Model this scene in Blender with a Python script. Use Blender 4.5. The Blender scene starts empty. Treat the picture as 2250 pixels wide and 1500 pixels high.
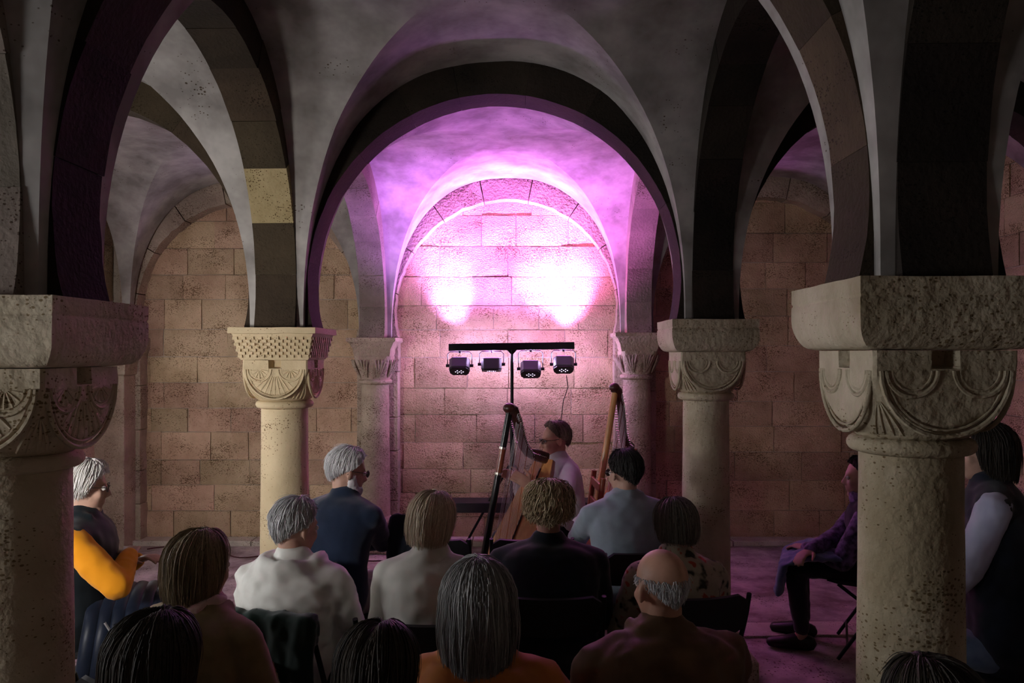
import bpy, bmesh, math, random
import numpy as np
from mathutils import Vector, Matrix, noise as mnoise

random.seed(7)
rng = np.random.default_rng(11)
scene = bpy.context.scene
COL = scene.collection

# ------------------------------------------------------------------ camera
E = 1.78                      # eye height above the floor
F = 1690.0                    # focal length in pixels of the 2250 px frame
cam_d = bpy.data.cameras.new('camera'); cam = bpy.data.objects.new('camera', cam_d); COL.objects.link(cam)
cam.location = (0, 0, E); cam.rotation_euler = (math.pi/2, 0, 0)
cam_d.sensor_width = 36.0; cam_d.sensor_fit = 'HORIZONTAL'
cam_d.lens = 36.0 * F / 2250.0
cam_d.shift_x = (1125 - 1150) / 2250.0
cam_d.shift_y = (776 - 750) / 2250.0
cam_d.clip_start = 0.05
scene.camera = cam

# ------------------------------------------------------------------ world, view, large lights
w = bpy.data.worlds.new('world'); scene.world = w; w.use_nodes = True
w.node_tree.nodes['Background'].inputs[0].default_value = (0.5, 0.55, 0.6, 1)
w.node_tree.nodes['Background'].inputs[1].default_value = 0.005
scene.view_settings.view_transform = 'Standard'
scene.view_settings.look = 'None'
scene.view_settings.gamma = 1.0
scene.view_settings.use_curve_mapping = False
scene.view_settings.exposure = 0.0
scene.cycles.max_bounces = 8
scene.cycles.diffuse_bounces = 5
scene.cycles.adaptive_threshold = 0.2
scene.cycles.use_light_tree = False

def P(px, py, y):
    """pixel of the 2250x1500 frame at depth y -> world point (used for measuring)"""
    return Vector(((px - 1150) / F * y, y, E - (py - 776) / F * y))

def area_light(name, loc, target, size, power, color):
    d = bpy.data.lights.new(name, 'AREA'); d.shape = 'DISK'; d.size = size; d.energy = power; d.color = color
    o = bpy.data.objects.new(name, d); COL.objects.link(o); o.location = loc
    o.rotation_euler = (Vector(target) - Vector(loc)).to_track_quat('-Z', 'Y').to_euler()
    return o

# daylight through small unseen windows placed in the left aisle: (position along the wall, power, angle)
DAY = (0.96, 0.97, 1.0)
# unseen soft white floodlight standing in the left aisle (left of the frame), added and turned to brighten the stage
FLOOD = Vector((-2.62, 1.50, 1.48)); FLOOD_AIM = Vector((-1.75, 6.0, 1.45)); FLOOD_POWER = 15.0; FLOOD_SPREAD = 92; WHITE = (1.0, 0.965, 0.93)
WINDOWS = [(0.60, 17.0, 110), (3.20, 13.0, 120), (5.90, 7.0, 170)]   # ..., light spread; last window added to brighten the far aisle wall
# ------------------------------------------------------------------ helpers
def tag(o, label=None, cat=None, group=None, kind=None):
    if label: o['label'] = label
    if cat: o['category'] = cat
    if group: o['group'] = group
    if kind: o['kind'] = kind
    return o

def empty(name, loc=(0, 0, 0), rz=0.0, label=None, cat=None, group=None, kind=None):
    o = bpy.data.objects.new(name, None); COL.objects.link(o)
    o.location = loc; o.rotation_euler = (0, 0, rz); o.empty_display_size = 0.05
    return tag(o, label, cat, group, kind)

def mesh_obj(name, verts, faces, mat, parent=None, smooth=False, loc=None, edges=()):
    me = bpy.data.meshes.new(name)
    me.from_pydata([tuple(v) for v in verts], edges, [tuple(int(i) for i in f) for f in faces])
    me.validate(); me.update()
    if smooth:
        me.polygons.foreach_set('use_smooth', [True] * len(me.polygons))
    if mat is not None: me.materials.append(mat)
    o = bpy.data.objects.new(name, me); COL.objects.link(o)
    if parent is not None: o.parent = parent
    if loc is not None: o.location = loc
    return o

def smooth_by_angle(o, deg=35):
    me = o.data
    me.polygons.foreach_set('use_smooth', [True] * len(me.polygons))
    bm = bmesh.new(); bm.from_mesh(me)
    lim = math.radians(deg)
    for e in bm.edges:
        e.smooth = not (len(e.link_faces) == 2 and e.calc_face_angle(0) > lim)
    bm.to_mesh(me); bm.free()
    return o

class MB:
    """collects shapes of ONE part into one mesh"""
    def __init__(s): s.v = []; s.f = []
    def add(s, verts, faces):
        b = len(s.v); s.v.extend([tuple(map(float, p)) for p in verts]); s.f.extend([tuple(int(i) + b for i in f) for f in faces]); return s
    def box(s, c, h, rot=None, bev=0.0):
        c = Vector(c); R = rot if rot is not None else Matrix.Identity(3)
        if bev <= 0:
            vs = [c + R @ Vector((x*h[0], y*h[1], z*h[2])) for x in (-1, 1) for y in (-1, 1) for z in (-1, 1)]
            fs = [(0,1,3,2),(4,6,7,5),(0,4,5,1),(2,3,7,6),(0,2,6,4),(1,5,7,3)]
            return s.add(vs, fs)
        bm = bmesh.new(); bmesh.ops.create_cube(bm, size=2.0)
        for v in bm.verts: v.co = Vector((v.co.x*h[0], v.co.y*h[1], v.co.z*h[2]))
        bmesh.ops.bevel(bm, geom=list(bm.edges), offset=bev, segments=2, affect='EDGES', profile=0.5)
        bm.verts.index_update()
        vs = [c + R @ v.co for v in bm.verts]; fs = [[v.index for v in f.verts] for f in bm.faces]
        bm.free(); return s.add(vs, fs)
    def tube(s, pts, r, n=8, closed=False, caps=True):
        pts = [Vector(p) for p in pts]; k = len(pts)
        rr = r if hasattr(r, '__len__') else [r]*k
        vs = []; fs = []
        up = None
        for i, p in enumerate(pts):
            if closed: t = pts[(i+1) % k] - pts[i-1]
            else: t = pts[min(i+1, k-1)] - pts[max(i-1, 0)]
            if t.length < 1e-9: t = Vector((0, 0, 1))
            t.normalize()
            if up is None:
                up = Vector((0, 0, 1)) if abs(t.z) < 0.9 else Vector((1, 0, 0))
            a = (up - t * up.dot(t));
            if a.length < 1e-6: a = t.orthogonal()
            a.normalize(); b = t.cross(a); up = a
            for j in range(n):
                th = 2*math.pi*j/n
                vs.append(p + (a*math.cos(th) + b*math.sin(th))*rr[i])
        m = k if closed else k-1
        for i in range(m):
            for j in range(n):
                i2 = (i+1) % k
                fs.append((i*n+j, i*n+(j+1) % n, i2*n+(j+1) % n, i2*n+j))
        if caps and not closed:
            fs.append(tuple(range(n-1, -1, -1))); fs.append(tuple((k-1)*n+j for j in range(n)))
        return s.add(vs, fs)
    def lathe(s, prof, n=24, c=(0, 0, 0), caps=True):
        vs = []; fs = []
        for (r, z) in prof:
            for j in range(n):
                th = 2*math.pi*j/n
                vs.append((c[0]+r*math.cos(th), c[1]+r*math.sin(th), c[2]+z))
        k = len(prof)
        for i in range(k-1):
            for j in range(n):
                fs.append((i*n+j, i*n+(j+1) % n, (i+1)*n+(j+1) % n, (i+1)*n+j))
        if caps:
            fs.append(tuple(range(n-1, -1, -1))); fs.append(tuple((k-1)*n+j for j in range(n)))
        return s.add(vs, fs)
    def ell(s, c, r, n=16, m=10, rot=None):
        R = rot if rot is not None else Matrix.Identity(3); c = Vector(c)
        vs = [c + R @ Vector((0, 0, r[2]))]
        for i in range(1, m):
            a = math.pi*i/m
            for j in range(n):
                th = 2*math.pi*j/n
                vs.append(c + R @ Vector((r[0]*math.sin(a)*math.cos(th), r[1]*math.sin(a)*math.sin(th), r[2]*math.cos(a))))
        vs.append(c + R @ Vector((0, 0, -r[2]))); last = len(vs)-1
        fs = [(0, 1+j, 1+(j+1) % n) for j in range(n)]
        for i in range(m-2):
            for j in range(n):
                a0 = 1+i*n; fs.append((a0+j, a0+n+j, a0+n+(j+1) % n, a0+(j+1) % n))
        a0 = 1+(m-2)*n
        fs += [(last, a0+(j+1) % n, a0+j) for j in range(n)]
        return s.add(vs, fs)
    def prism(s, outline, d0, d1, frame):
        """outline: 2D pts (u,v); frame(u,v,d)->xyz"""
        k = len(outline)
        vs = [frame(u, v, d0) for u, v in outline] + [frame(u, v, d1) for u, v in outline]
        fs = [tuple(range(k-1, -1, -1)), tuple(range(k, 2*k))]
        fs += [(i, (i+1) % k, k+(i+1) % k, k+i) for i in range(k)]
        return s.add(vs, fs)
    def build(s, name, mat, parent=None, smooth=None, loc=None):
        o = mesh_obj(name, s.v, s.f, mat, parent, False, loc)
        bm = bmesh.new(); bm.from_mesh(o.data); bmesh.ops.recalc_face_normals(bm, faces=bm.faces); bm.to_mesh(o.data); bm.free()
        if smooth: smooth_by_angle(o, smooth)
        return o

# ------------------------------------------------------------------ materials
def mat_new(name):
    m = bpy.data.materials.new(name); m.use_nodes = True
    nt = m.node_tree; return m, nt, nt.nodes, nt.links, nt.nodes['Principled BSDF']

def N(nodes, t, **kw):
    n = nodes.new(t)
    for k, v in kw.items(): setattr(n, k, v)
    return n

def stone(name, c1, c2, scale=3.0, rough=0.9, pits=0.5, pit_scale=95.0, bump=0.35, bump_scale=60.0, vary=0.0, dark=None, rise=0.006):
    """weathered stone or plaster: two-tone mottling, dark pits, fine relief, per-piece tone"""
    m, nt, ns, ln, b = mat_new(name)
    geo = N(ns, 'ShaderNodeNewGeometry')
    info = N(ns, 'ShaderNodeObjectInfo')
    n1 = N(ns, 'ShaderNodeTexNoise'); n1.inputs['Scale'].default_value = scale; n1.inputs['Detail'].default_value = 4; n1.inputs['Roughness'].default_value = 0.62
    ln.new(geo.outputs['Position'], n1.inputs['Vector'])
    r1 = N(ns, 'ShaderNodeValToRGB'); r1.color_ramp.elements[0].position = 0.36; r1.color_ramp.elements[1].position = 0.66
    r1.color_ramp.elements[0].color = (*c1, 1); r1.color_ramp.elements[1].color = (*c2, 1)
    ln.new(n1.outputs['Fac'], r1.inputs['Fac'])
    col = r1.outputs['Color']
    # pits: small holes of uneven size, gathered by a broad mask
    mp = N(ns, 'ShaderNodeMapping'); mp.inputs['Scale'].default_value = (1, 1, 1.6)
    wv = N(ns, 'ShaderNodeVectorMath', operation='MULTIPLY_ADD'); wv.inputs[1].default_value = (0.03, 0.03, 0.02); ln.new(n1.outputs['Color'], wv.inputs[0]); ln.new(geo.outputs['Position'], wv.inputs[2])
    ln.new(wv.outputs[0], mp.inputs['Vector'])
    vo = N(ns, 'ShaderNodeTexVoronoi'); vo.inputs['Scale'].default_value = pit_scale
    ln.new(mp.outputs['Vector'], vo.inputs['Vector'])
    n3 = N(ns, 'ShaderNodeTexNoise'); n3.inputs['Scale'].default_value = 3.3; n3.inputs['Detail'].default_value = 2
    ln.new(mp.outputs['Vector'], n3.inputs['Vector'])
    sx = N(ns, 'ShaderNodeSeparateColor'); ln.new(vo.outputs['Color'], sx.inputs[0])
    g1 = N(ns, 'ShaderNodeMath', operation='MULTIPLY_ADD'); g1.inputs[1].default_value = 2.2; g1.inputs[2].default_value = -1.62 + 0.32*pits
    ln.new(n3.outputs['Fac'], g1.inputs[0])
    g2 = N(ns, 'ShaderNodeMath', operation='ADD'); ln.new(g1.outputs[0], g2.inputs[0]); ln.new(sx.outputs[0], g2.inputs[1])
    g3 = N(ns, 'ShaderNodeMath', operation='MULTIPLY'); g3.inputs[1].default_value = 0.62; ln.new(g2.outputs[0], g3.inputs[0])
    g4 = N(ns, 'ShaderNodeMath', operation='SUBTRACT'); ln.new(g3.outputs[0], g4.inputs[0]); ln.new(vo.outputs['Distance'], g4.inputs[1])
    rp = N(ns, 'ShaderNodeMapRange'); rp.inputs['From Min'].default_value = 0.0; rp.inputs['From Max'].default_value = 0.12
    ln.new(g4.outputs[0], rp.inputs['Value'])
    mx = N(ns, 'ShaderNodeMixRGB', blend_type='MULTIPLY'); mx.inputs[2].default_value = (*(dark or (0.28, 0.22, 0.17)), 1)
    ln.new(rp.outputs[0], mx.inputs[0]); ln.new(col, mx.inputs[1]); col = mx.outputs[0]
    if vary > 0:
        hsv = N(ns, 'ShaderNodeHueSaturation')
        mr = N(ns, 'ShaderNodeMapRange'); mr.inputs['To Min'].default_value = 1 - vary; mr.inputs['To Max'].default_value = 1 + vary
        ln.new(info.outputs['Random'], mr.inputs['Value']); ln.new(mr.outputs[0], hsv.inputs['Value'])
        mr2 = N(ns, 'ShaderNodeMapRange'); mr2.inputs['To Min'].default_value = 0.485; mr2.inputs['To Max'].default_value = 0.512
        wn = N(ns, 'ShaderNodeTexWhiteNoise', noise_dimensions='1D'); ln.new(info.outputs['Random'], wn.inputs['W'])
        ln.new(wn.outputs['Value'], mr2.inputs['Value']); ln.new(mr2.outputs[0], hsv.inputs['Hue'])
        ln.new(col, hsv.inputs['Color']); col = hsv.outputs['Color']
    ln.new(col, b.inputs['Base Color'])
    b.inputs['Roughness'].default_value = rough; b.inputs['Specular IOR Level'].default_value = 0.25
    n4 = N(ns, 'ShaderNodeTexNoise'); n4.inputs['Scale'].default_value = bump_scale; n4.inputs['Detail'].default_value = 3
    ln.new(geo.outputs['Position'], n4.inputs['Vector'])
    bp = N(ns, 'ShaderNodeBump'); bp.inputs['Strength'].default_value = bump; bp.inputs['Distance'].default_value = rise
    ln.new(n4.outputs['Fac'], bp.inputs['Height']); ln.new(bp.outputs['Normal'], b.inputs['Normal'])
    return m

def simple(name, c, rough=0.6, metal=0.0, spec=0.4, bump=0.0, bscale=80.0, c2=None, nscale=8.0, sheen=0.0, stretch=(1, 1, 1), coat=0.0):
    m, nt, ns, ln, b = mat_new(name)
    b.inputs['Base Color'].default_value = (*c, 1); b.inputs['Roughness'].default_value = rough
    b.inputs['Metallic'].default_value = metal; b.inputs['Specular IOR Level'].default_value = spec
    if sheen: b.inputs['Sheen Weight'].default_value = sheen; b.inputs['Sheen Roughness'].default_value = 0.5
    if coat: b.inputs['Coat Weight'].default_value = coat
    tc = N(ns, 'ShaderNodeTexCoord'); mp = N(ns, 'ShaderNodeMapping'); mp.inputs['Scale'].default_value = stretch
    ln.new(tc.outputs['Object'], mp.inputs['Vector'])
    if c2 is not None:
        n1 = N(ns, 'ShaderNodeTexNoise'); n1.inputs['Scale'].default_value = nscale; n1.inputs['Detail'].default_value = 5
        ln.new(mp.outputs['Vector'], n1.inputs['Vector'])
        r = N(ns, 'ShaderNodeValToRGB'); r.color_ramp.elements[0].position = 0.38; r.color_ramp.elements[1].position = 0.64
        r.color_ramp.elements[0].color = (*c, 1); r.color_ramp.elements[1].color = (*c2, 1)
        ln.new(n1.outputs['Fac'], r.inputs['Fac']); ln.new(r.outputs['Color'], b.inputs['Base Color'])
    if bump > 0:
        n2 = N(ns, 'ShaderNodeTexNoise'); n2.inputs['Scale'].default_value = bscale; n2.inputs['Detail'].default_value = 4
        ln.new(mp.outputs['Vector'], n2.inputs['Vector'])
        bp = N(ns, 'ShaderNodeBump'); bp.inputs['Strength'].default_value = bump; bp.inputs['Distance'].default_value = 0.004
        ln.new(n2.outputs['Fac'], bp.inputs['Height']); ln.new(bp.outputs['Normal'], b.inputs['Normal'])
    return m

def emit(name, c, s, sampled=False):
    m, nt, ns, ln, b = mat_new(name)
    if not sampled: m.cycles.emission_sampling = 'NONE'
    b.inputs['Base Color'].default_value = (*c, 1); b.inputs['Emission Color'].default_value = (*c, 1); b.inputs['Emission Strength'].default_value = s
    return m

M = {}
M['plaster'] = stone('vault_plaster', (0.22, 0.20, 0.185), (0.46, 0.43, 0.40), 3.0, 0.95, pits=-0.8, pit_scale=60, bump=0.25, bump_scale=22)
M['ashlar'] = stone('ashlar_limestone', (0.42, 0.28, 0.175), (0.63, 0.45, 0.30), 2.3, 0.92, pits=1.1, pit_scale=95, bump=0.8, bump_scale=75, vary=0.16, rise=0.013)
M['mortar'] = stone('wall_mortar', (0.38, 0.31, 0.25), (0.52, 0.44, 0.36), 5.0, 0.95, pits=0.2, bump=0.5)
M['voussoir'] = stone('dark_arch_stone', (0.036, 0.025, 0.014), (0.066, 0.046, 0.026), 2.6, 0.9, pits=0.6, bump=0.6, vary=0.3, dark=(0.4, 0.35, 0.3))
M['voussoir_black'] = stone('sooty_arch_stone', (0.016, 0.012, 0.009), (0.034, 0.024, 0.017), 2.6, 0.9, pits=0.6, bump=0.6, vary=0.3, dark=(0.4, 0.35, 0.3))  # black stone; also paints the shaded half of the nearest nave arch
M['voussoir_tan'] = stone('tan_arch_stone', (0.30, 0.23, 0.11), (0.44, 0.35, 0.19), 3.5, 0.9, pits=0.5, bump=0.6)
M['voussoir_grey'] = stone('grey_arch_stone', (0.17, 0.14, 0.11), (0.28, 0.23, 0.19), 3.0, 0.9, pits=0.6, bump=0.6, vary=0.15)
M['ringstone'] = stone('wall_arch_stone', (0.34, 0.26, 0.20), (0.50, 0.40, 0.31), 3.0, 0.92, pits=0.8, bump=1.0, bump_scale=45, vary=0.1, rise=0.012)
M['travertine'] = stone('travertine', (0.46, 0.38, 0.26), (0.66, 0.57, 0.42), 3.2, 0.85, pits=0.35, pit_scale=85, bump=0.7, bump_scale=40, dark=(0.40, 0.33, 0.24), rise=0.01)
M['travertine_dark'] = stone('weathered_travertine', (0.30, 0.24, 0.15), (0.52, 0.45, 0.33), 2.6, 0.85, pits=0.30, pit_scale=80, bump=0.8, bump_scale=36, dark=(0.40, 0.33, 0.24), rise=0.012)  # darker, browner travertine for the nearest right column
M['travertine_smooth'] = stone('smooth_column_stone', (0.52, 0.41, 0.25), (0.66, 0.53, 0.34), 3.2, 0.8, pits=0.1, pit_scale=90, bump=0.4, bump_scale=60)
M['floor'] = stone('stone_floor', (0.20, 0.15, 0.14), (0.56, 0.48, 0.45), 3.4, 0.7, pits=0.2, pit_scale=60, bump=0.6, bump_scale=20, rise=0.012)
M['pale_stone'] = stone('pale_slab', (0.45, 0.40, 0.33), (0.62, 0.56, 0.47), 4.0, 0.8, pits=0.5, bump=0.6)
M['black_metal'] = simple('black_metal', (0.012, 0.012, 0.013), 0.45, 0.3)
M['black_plastic'] = simple('black_plastic', (0.012, 0.012, 0.014), 0.5)
# ================================================================== STRUCTURE
XL, XR = -1.36, 1.04                 # column lines of the nave
XLL, XRR = -3.76, 3.44               # lines of the side walls' responds
Y0, Y1, Y2, Y3 = -0.25, 2.07, 4.385, 7.20
YW = 7.29                            # face of the recessed far wall
RINGF = 7.15                         # front of the blind arches on it
AW = 0.1125                          # half width of an arch band
ZS = E + 0.185                       # springing (top of the abacus), right columns
H = E + 1.64 - ZS                    # rise of the vault webs
ZC = E + 0.424; RZ = 1.040           # arch centre and rise radius

def sh(x):                           # left-hand columns stand a little lower
    t = min(1.0, max(0.0, (XR - x) / (XR - XL)))
    return -0.045 * t

def g(u, n=2.35):
    u = np.clip(np.abs(u), 0, 1)
    return (1 - u**n)**(1/n)

# ---- floor
def grid_plane(name, x0, x1, y0, y1, z, nx, ny, amp, mat):
    vs = []; fs = []
    for j in range(ny+1):
        for i in range(nx+1):
            x = x0+(x1-x0)*i/nx; y = y0+(y1-y0)*j/ny
            vs.append((x, y, z + amp*mnoise.noise(Vector((x*1.3, y*1.3, 3.1)))))
    for j in range(ny):
        for i in range(nx):
            a = j*(nx+1)+i; fs.append((a, a+1, a+nx+2, a+nx+1))
    return mesh_obj(name, vs, fs, mat, smooth=True)
fl = grid_plane('floor', XLL-0.6, XRR+0.6, -3.0, 7.6, -0.004, 80, 100, 0.004, M['floor']); tag(fl, 'worn uneven stone floor of the crypt', kind='structure')
# pale kerb stones along the foot of the far wall and the pale strip of slabs in the right aisle
kerb = empty('floor_kerb', (0, 7.2, 0), label='pale stone kerb along the foot of the far wall', kind='structure')
x = XLL
while x < XRR:
    l = random.uniform(0.45, 0.8); l = min(l, XRR - x)
    if l > 0.05:
        MB().box((x+l/2, 0.0, 0.02), (l/2-0.004, 0.10+random.uniform(-.01,.01), 0.025), bev=0.008).build('kerb_stone', M['pale_stone'], kerb)
    x += l
strip = empty('floor_strip', (0, 4.95, 0), label='strip of pale floor slabs crossing the right aisle', kind='structure')
x = 1.25
while x < 3.3:
    l = random.uniform(0.38, 0.6)
    MB().box((x+l/2, random.uniform(-.015,.015), 0.004), (l/2-0.005, 0.12, 0.008), bev=0.004).build('slab', M['pale_stone'], strip)
    x += l

# ---- ceiling: groin vaults, one web mesh per bay
ceil = empty('ceiling', (0, 0, 0), label='whitewashed groin vaults between stone arches', kind='structure')
def vault_bay(xa, xb, ya, yb):
    """four ruled webs that meet along the groins; every web runs in to the faces of the arches"""
    cx, cy = (xa+xb)/2, (ya+yb)/2; hx, hy = (xb-xa)/2, (yb-ya)/2
    ax, ay = hx-0.147, hy-0.147; ne = 2.35
    ts = np.linspace(0, math.pi, 61); vs = []; fs = []
    for d in range(4):
        base = len(vs); sgn = 1 if d < 2 else -1; K = 8
        for t in ts:
            c = math.cos(t); u = math.copysign(abs(c)**(2/ne), c); z0 = abs(math.sin(t))**(2/ne)
            for k in range(K+1):
                f = k/K
                if d % 2 == 0: x = ax*u; y = sgn*(abs(u)*ay + (hy-0.09-abs(u)*ay)*f)
                else: y = ay*u; x = sgn*(abs(u)*ax + (hx-0.09-abs(u)*ax)*f)
                p = Vector((cx+x, cy+y, ZS + H*z0 + sh(cx+x)))
                w = min(1.0, z0*3)
                p.z += w*(0.010*mnoise.noise(p*2.2) + 0.003*mnoise.noise(p*7))
                vs.append(tuple(p))
        for i in range(len(ts)-1):
            for k in range(K):
                a = base+i*(K+1)+k; q = (a, a+1, a+K+2, a+K+1)
                fs.append(q)
    mb = MB().add(vs, fs); o = mesh_obj('vault_web', mb.v, mb.f, M['plaster'], ceil)
    bm = bmesh.new(); bm.from_mesh(o.data); bmesh.ops.remove_doubles(bm, verts=bm.verts, dist=0.0008); bmesh.ops.recalc_face_normals(bm, faces=bm.faces)
    if sum(f.normal.z*f.calc_area() for f in bm.faces) > 0: bmesh.ops.reverse_faces(bm, faces=bm.faces)
    bm.to_mesh(o.data); bm.free()
    smooth_by_angle(o, 24)
    return o
XS = [XLL, XL, XR, XRR]; YS = [Y0, Y1, Y2, Y3]
for i in range(3):
    for j in range(3):
        vault_bay(XS[i], XS[i+1], YS[j], YS[j+1])
for i in range(3):
    vault_bay(XS[i], XS[i+1], Y0-2.4, Y0)

# ---- arches
DELTA = math.asin((ZC - ZS) / RZ)
def arch(name, label, p0, p1, axis, n, mats, width=AW, depth=0.30, group=None, seedv=0, rx=None, off=0.0, rz=RZ, inset=0.162):
    """band of voussoirs from p0 to p1 along axis ('x': spans X, 'y': spans Y)"""
    rnd = random.Random(seedv)
    c = ((p0[0]+p1[0])/2, (p0[1]+p1[1])/2)
    half = (p1[0]-p0[0])/2 if axis == 'x' else (p1[1]-p0[1])/2
    rx = rx or (half - inset)
    root = empty(name, (c[0], c[1], 0), label=label, cat='arch', group=group)
    cuts = np.linspace(-DELTA, math.pi+DELTA, n+1)
    cuts[1:-1] += np.array([rnd.uniform(-0.03, 0.03) for _ in range(n-1)])
    for k in range(n):
        a0, a1 = cuts[k]+0.0004, cuts[k+1]-0.0004
        jr = rnd.uniform(-0.002, 0.002); jf = rnd.uniform(-0.002, 0.002); wob = rnd.uniform(0, 50)
        m = max(4, int((a1-a0)/0.05)); vs = []; fs = []
        for t in range(m+1):
            a = a0+(a1-a0)*t/m
            nz = 0.003*mnoise.noise(Vector((wob, a*9, 0)))
            for (dr, sd) in ((0, -1), (0, 1), (depth, 1), (depth, -1)):
                if dr == 0: ex = jr+nz + 0.0025*mnoise.noise(Vector((wob, a*14, 3*sd)))
                else: ex = dr
                u = (rx+ex)*math.cos(a); z = ZC+(rz+ex)*math.sin(a)
                u = max(-half+0.002, min(half-0.002, u))
                sdw = sd*(width+jf) + off
                X, Yv = (u, sdw) if axis == 'x' else (sdw, u)
                vs.append((X, Yv, z + sh(c[0]+X)))
        for t in range(m):
            b = t*4
            for q in range(4):
                fs.append((b+q, b+(q+1) % 4, b+4+(q+1) % 4, b+4+q))
        fs.append((3, 2, 1, 0)); fs.append((m*4, m*4+1, m*4+2, m*4+3))
        mt = mats[rnd.choices(range(len(mats)), [5]+[1]*(len(mats)-1))[0]] if isinstance(mats, list) else mats(k)
        mb = MB().add(vs, fs); mb.build('voussoir', mt, root, smooth=40)
    return root
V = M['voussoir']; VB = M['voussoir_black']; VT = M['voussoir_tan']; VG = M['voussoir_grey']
NAMES = ['left aisle', 'nave', 'right aisle']
rows = {Y0: 'behind the seats', Y1: 'nearest row of columns', Y2: 'second row of columns'}
tl = {(0, Y1): 'dark stone cross arch springing left from the nearest left column',
      (1, Y1): 'wide dark stone arch spanning the nave between the two nearest columns',
      (2, Y1): 'dark stone cross arch springing right from the nearest right column',
      (0, Y2): 'brown stone arch across the left aisle, left of the checkered capital',
      (1, Y2): 'black stone arch edged in purple, framing the harpist',
      (2, Y2): 'dark stone arch across the right aisle beside the second right column'}
for (i, y), lb in tl.items():
    arch('cross_arch', lb, (XS[i], y), (XS[i+1], y), 'x', 11 if i == 1 else 9, (lambda k: VB) if (i == 1 and y == Y2) else (lambda k: VB if k > 4 else V) if i == 1 else (lambda k: V) if i != 2 else [VB], seedv=i*7+int(y*10), group='arches across the crypt')  # nearest nave arch: left-half stones coloured darker to stand for shade
ll = {(XL, 0): 'grey stone arch running from the nearest left column towards the viewer',
      (XL, 1): 'brown stone arch with one tan block above the checkered capital',
      (XL, 2): 'stone arch from the checkered capital back to the far wall',
      (XR, 0): 'black stone arch rising from the front of the nearest right column',
      (XR, 1): 'dark stone arch joining the two free right columns',
      (XR, 2): 'stone arch from the second right column back to the far wall'}
YSL = [Y0, Y1, Y2, 7.08]
for (x, j), lb in ll.items():
    n = 13
    if (x, j) == (XL, 1): mf = lambda k: VT if k == 2 else V
    elif (x, j) == (XL, 0): mf = lambda k: VG
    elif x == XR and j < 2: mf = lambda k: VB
    elif j == 2: mf = lambda k: VG
    else: mf = lambda k: V
    if (x, j) == (XL, 1): mf = lambda k: VT if k == 2 else V
    arch('aisle_arch', lb, (x, YSL[j]), (x, YSL[j+1]), 'y', n, mf, seedv=j*3+int(x*10), group='arches along the nave')

# ---- stone blocks of a wall
def wall_blocks(root, u0, u1, z0, z1, frame, mat, course=0.262, lmin=0.32, lmax=0.66, seedv=1, clip=None, joint=0.006):
    rnd = random.Random(seedv); z = z0; k = 0; count = 0
    while z < z1-0.05:
        h = course*rnd.uniform(0.85, 1.12); h = min(h, z1-z)
        u = u0 - rnd.uniform(0, 0.3)
        while u < u1:
            l = rnd.uniform(lmin, lmax); a, b = max(u, u0), min(u+l, u1)
            if b-a > 0.04 and (clip is None or clip(a, b, z, z+h)):
                j = joint/2; d = rnd.uniform(-0.006, 0.010); sd = rnd.uniform(0, 90)
                nu, nz = 5, 3; vs = []; fs = []
                for q in range(nz+1):
                    for p in range(nu+1):
                        uu = a+j+(b-a-2*j)*p/nu; zz = z+j+(h-2*j)*q/nz
                        e = 0.0 if (0 < p < nu and 0 < q < nz) else 0.010
                        uu += 0.004*mnoise.noise(Vector((uu*9, zz*9, sd))) ; zz += 0.004*mnoise.noise(Vector((uu*9, zz*9, sd+9)))
                        vs.append(frame(uu, zz, 0.02+d-e+0.007*mnoise.noise(Vector((uu*6, zz*6, sd)))))
                fr = len(vs)
                for (p, q) in ((0, 0), (nu, 0), (nu, nz), (0, nz)):
                    vs.append(frame(a+j+(b-a-2*j)*p/nu, z+j+(h-2*j)*q/nz, -0.03))
                for q in range(nz):
                    for p in range(nu):
                        i0 = q*(nu+1)+p; fs.append((i0, i0+1, i0+nu+2, i0+nu+1))
                bot = list(range(nu+1)); top = [nz*(nu+1)+p for p in range(nu+1)]
                lef = [q*(nu+1) for q in range(nz+1)]; rig = [q*(nu+1)+nu for q in range(nz+1)]
                fs.append(tuple(bot+[fr+1, fr])); fs.append(tuple(top[::-1]+[fr+3, fr+2]))
                fs.append(tuple(lef[::-1]+[fr, fr+3])); fs.append(tuple(rig+[fr+2, fr+1]))
                mb = MB().add(vs, fs); mb.build('stone_block', mat, root, smooth=50); count += 1
            u += l
        z += h; k += 1
    return count

def in_arch(cx, r):
    def f(a, b, z0, z1):
        xm = min(max(cx, a), b)
        return z0 < ZC + 0.1 + math.sqrt(max(0.0, (r+0.08)**2 - (xm-cx)**2)) if abs(xm-cx) < r+0.08 else z0 < ZC
    return f
wf = empty('wall_far', (0, YW, 0), label='ashlar stone wall behind the harpist with three blind arches', kind='structure')
MB().box(((XLL+XRR)/2, 0.16, 1.8), ((XRR-XLL)/2+0.5, 0.14, 1.9)).build('mortar_bed', M['mortar'], wf)
for i in range(3):
    cx = (XS[i]+XS[i+1])/2
    wall_blocks(wf, XS[i]+0.07, XS[i+1]-0.07, 0.0, 3.45, lambda u, z, d: (u, -d+0.02, z), M['ashlar'], seedv=20+i, clip=in_arch(cx, 1.06))
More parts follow.
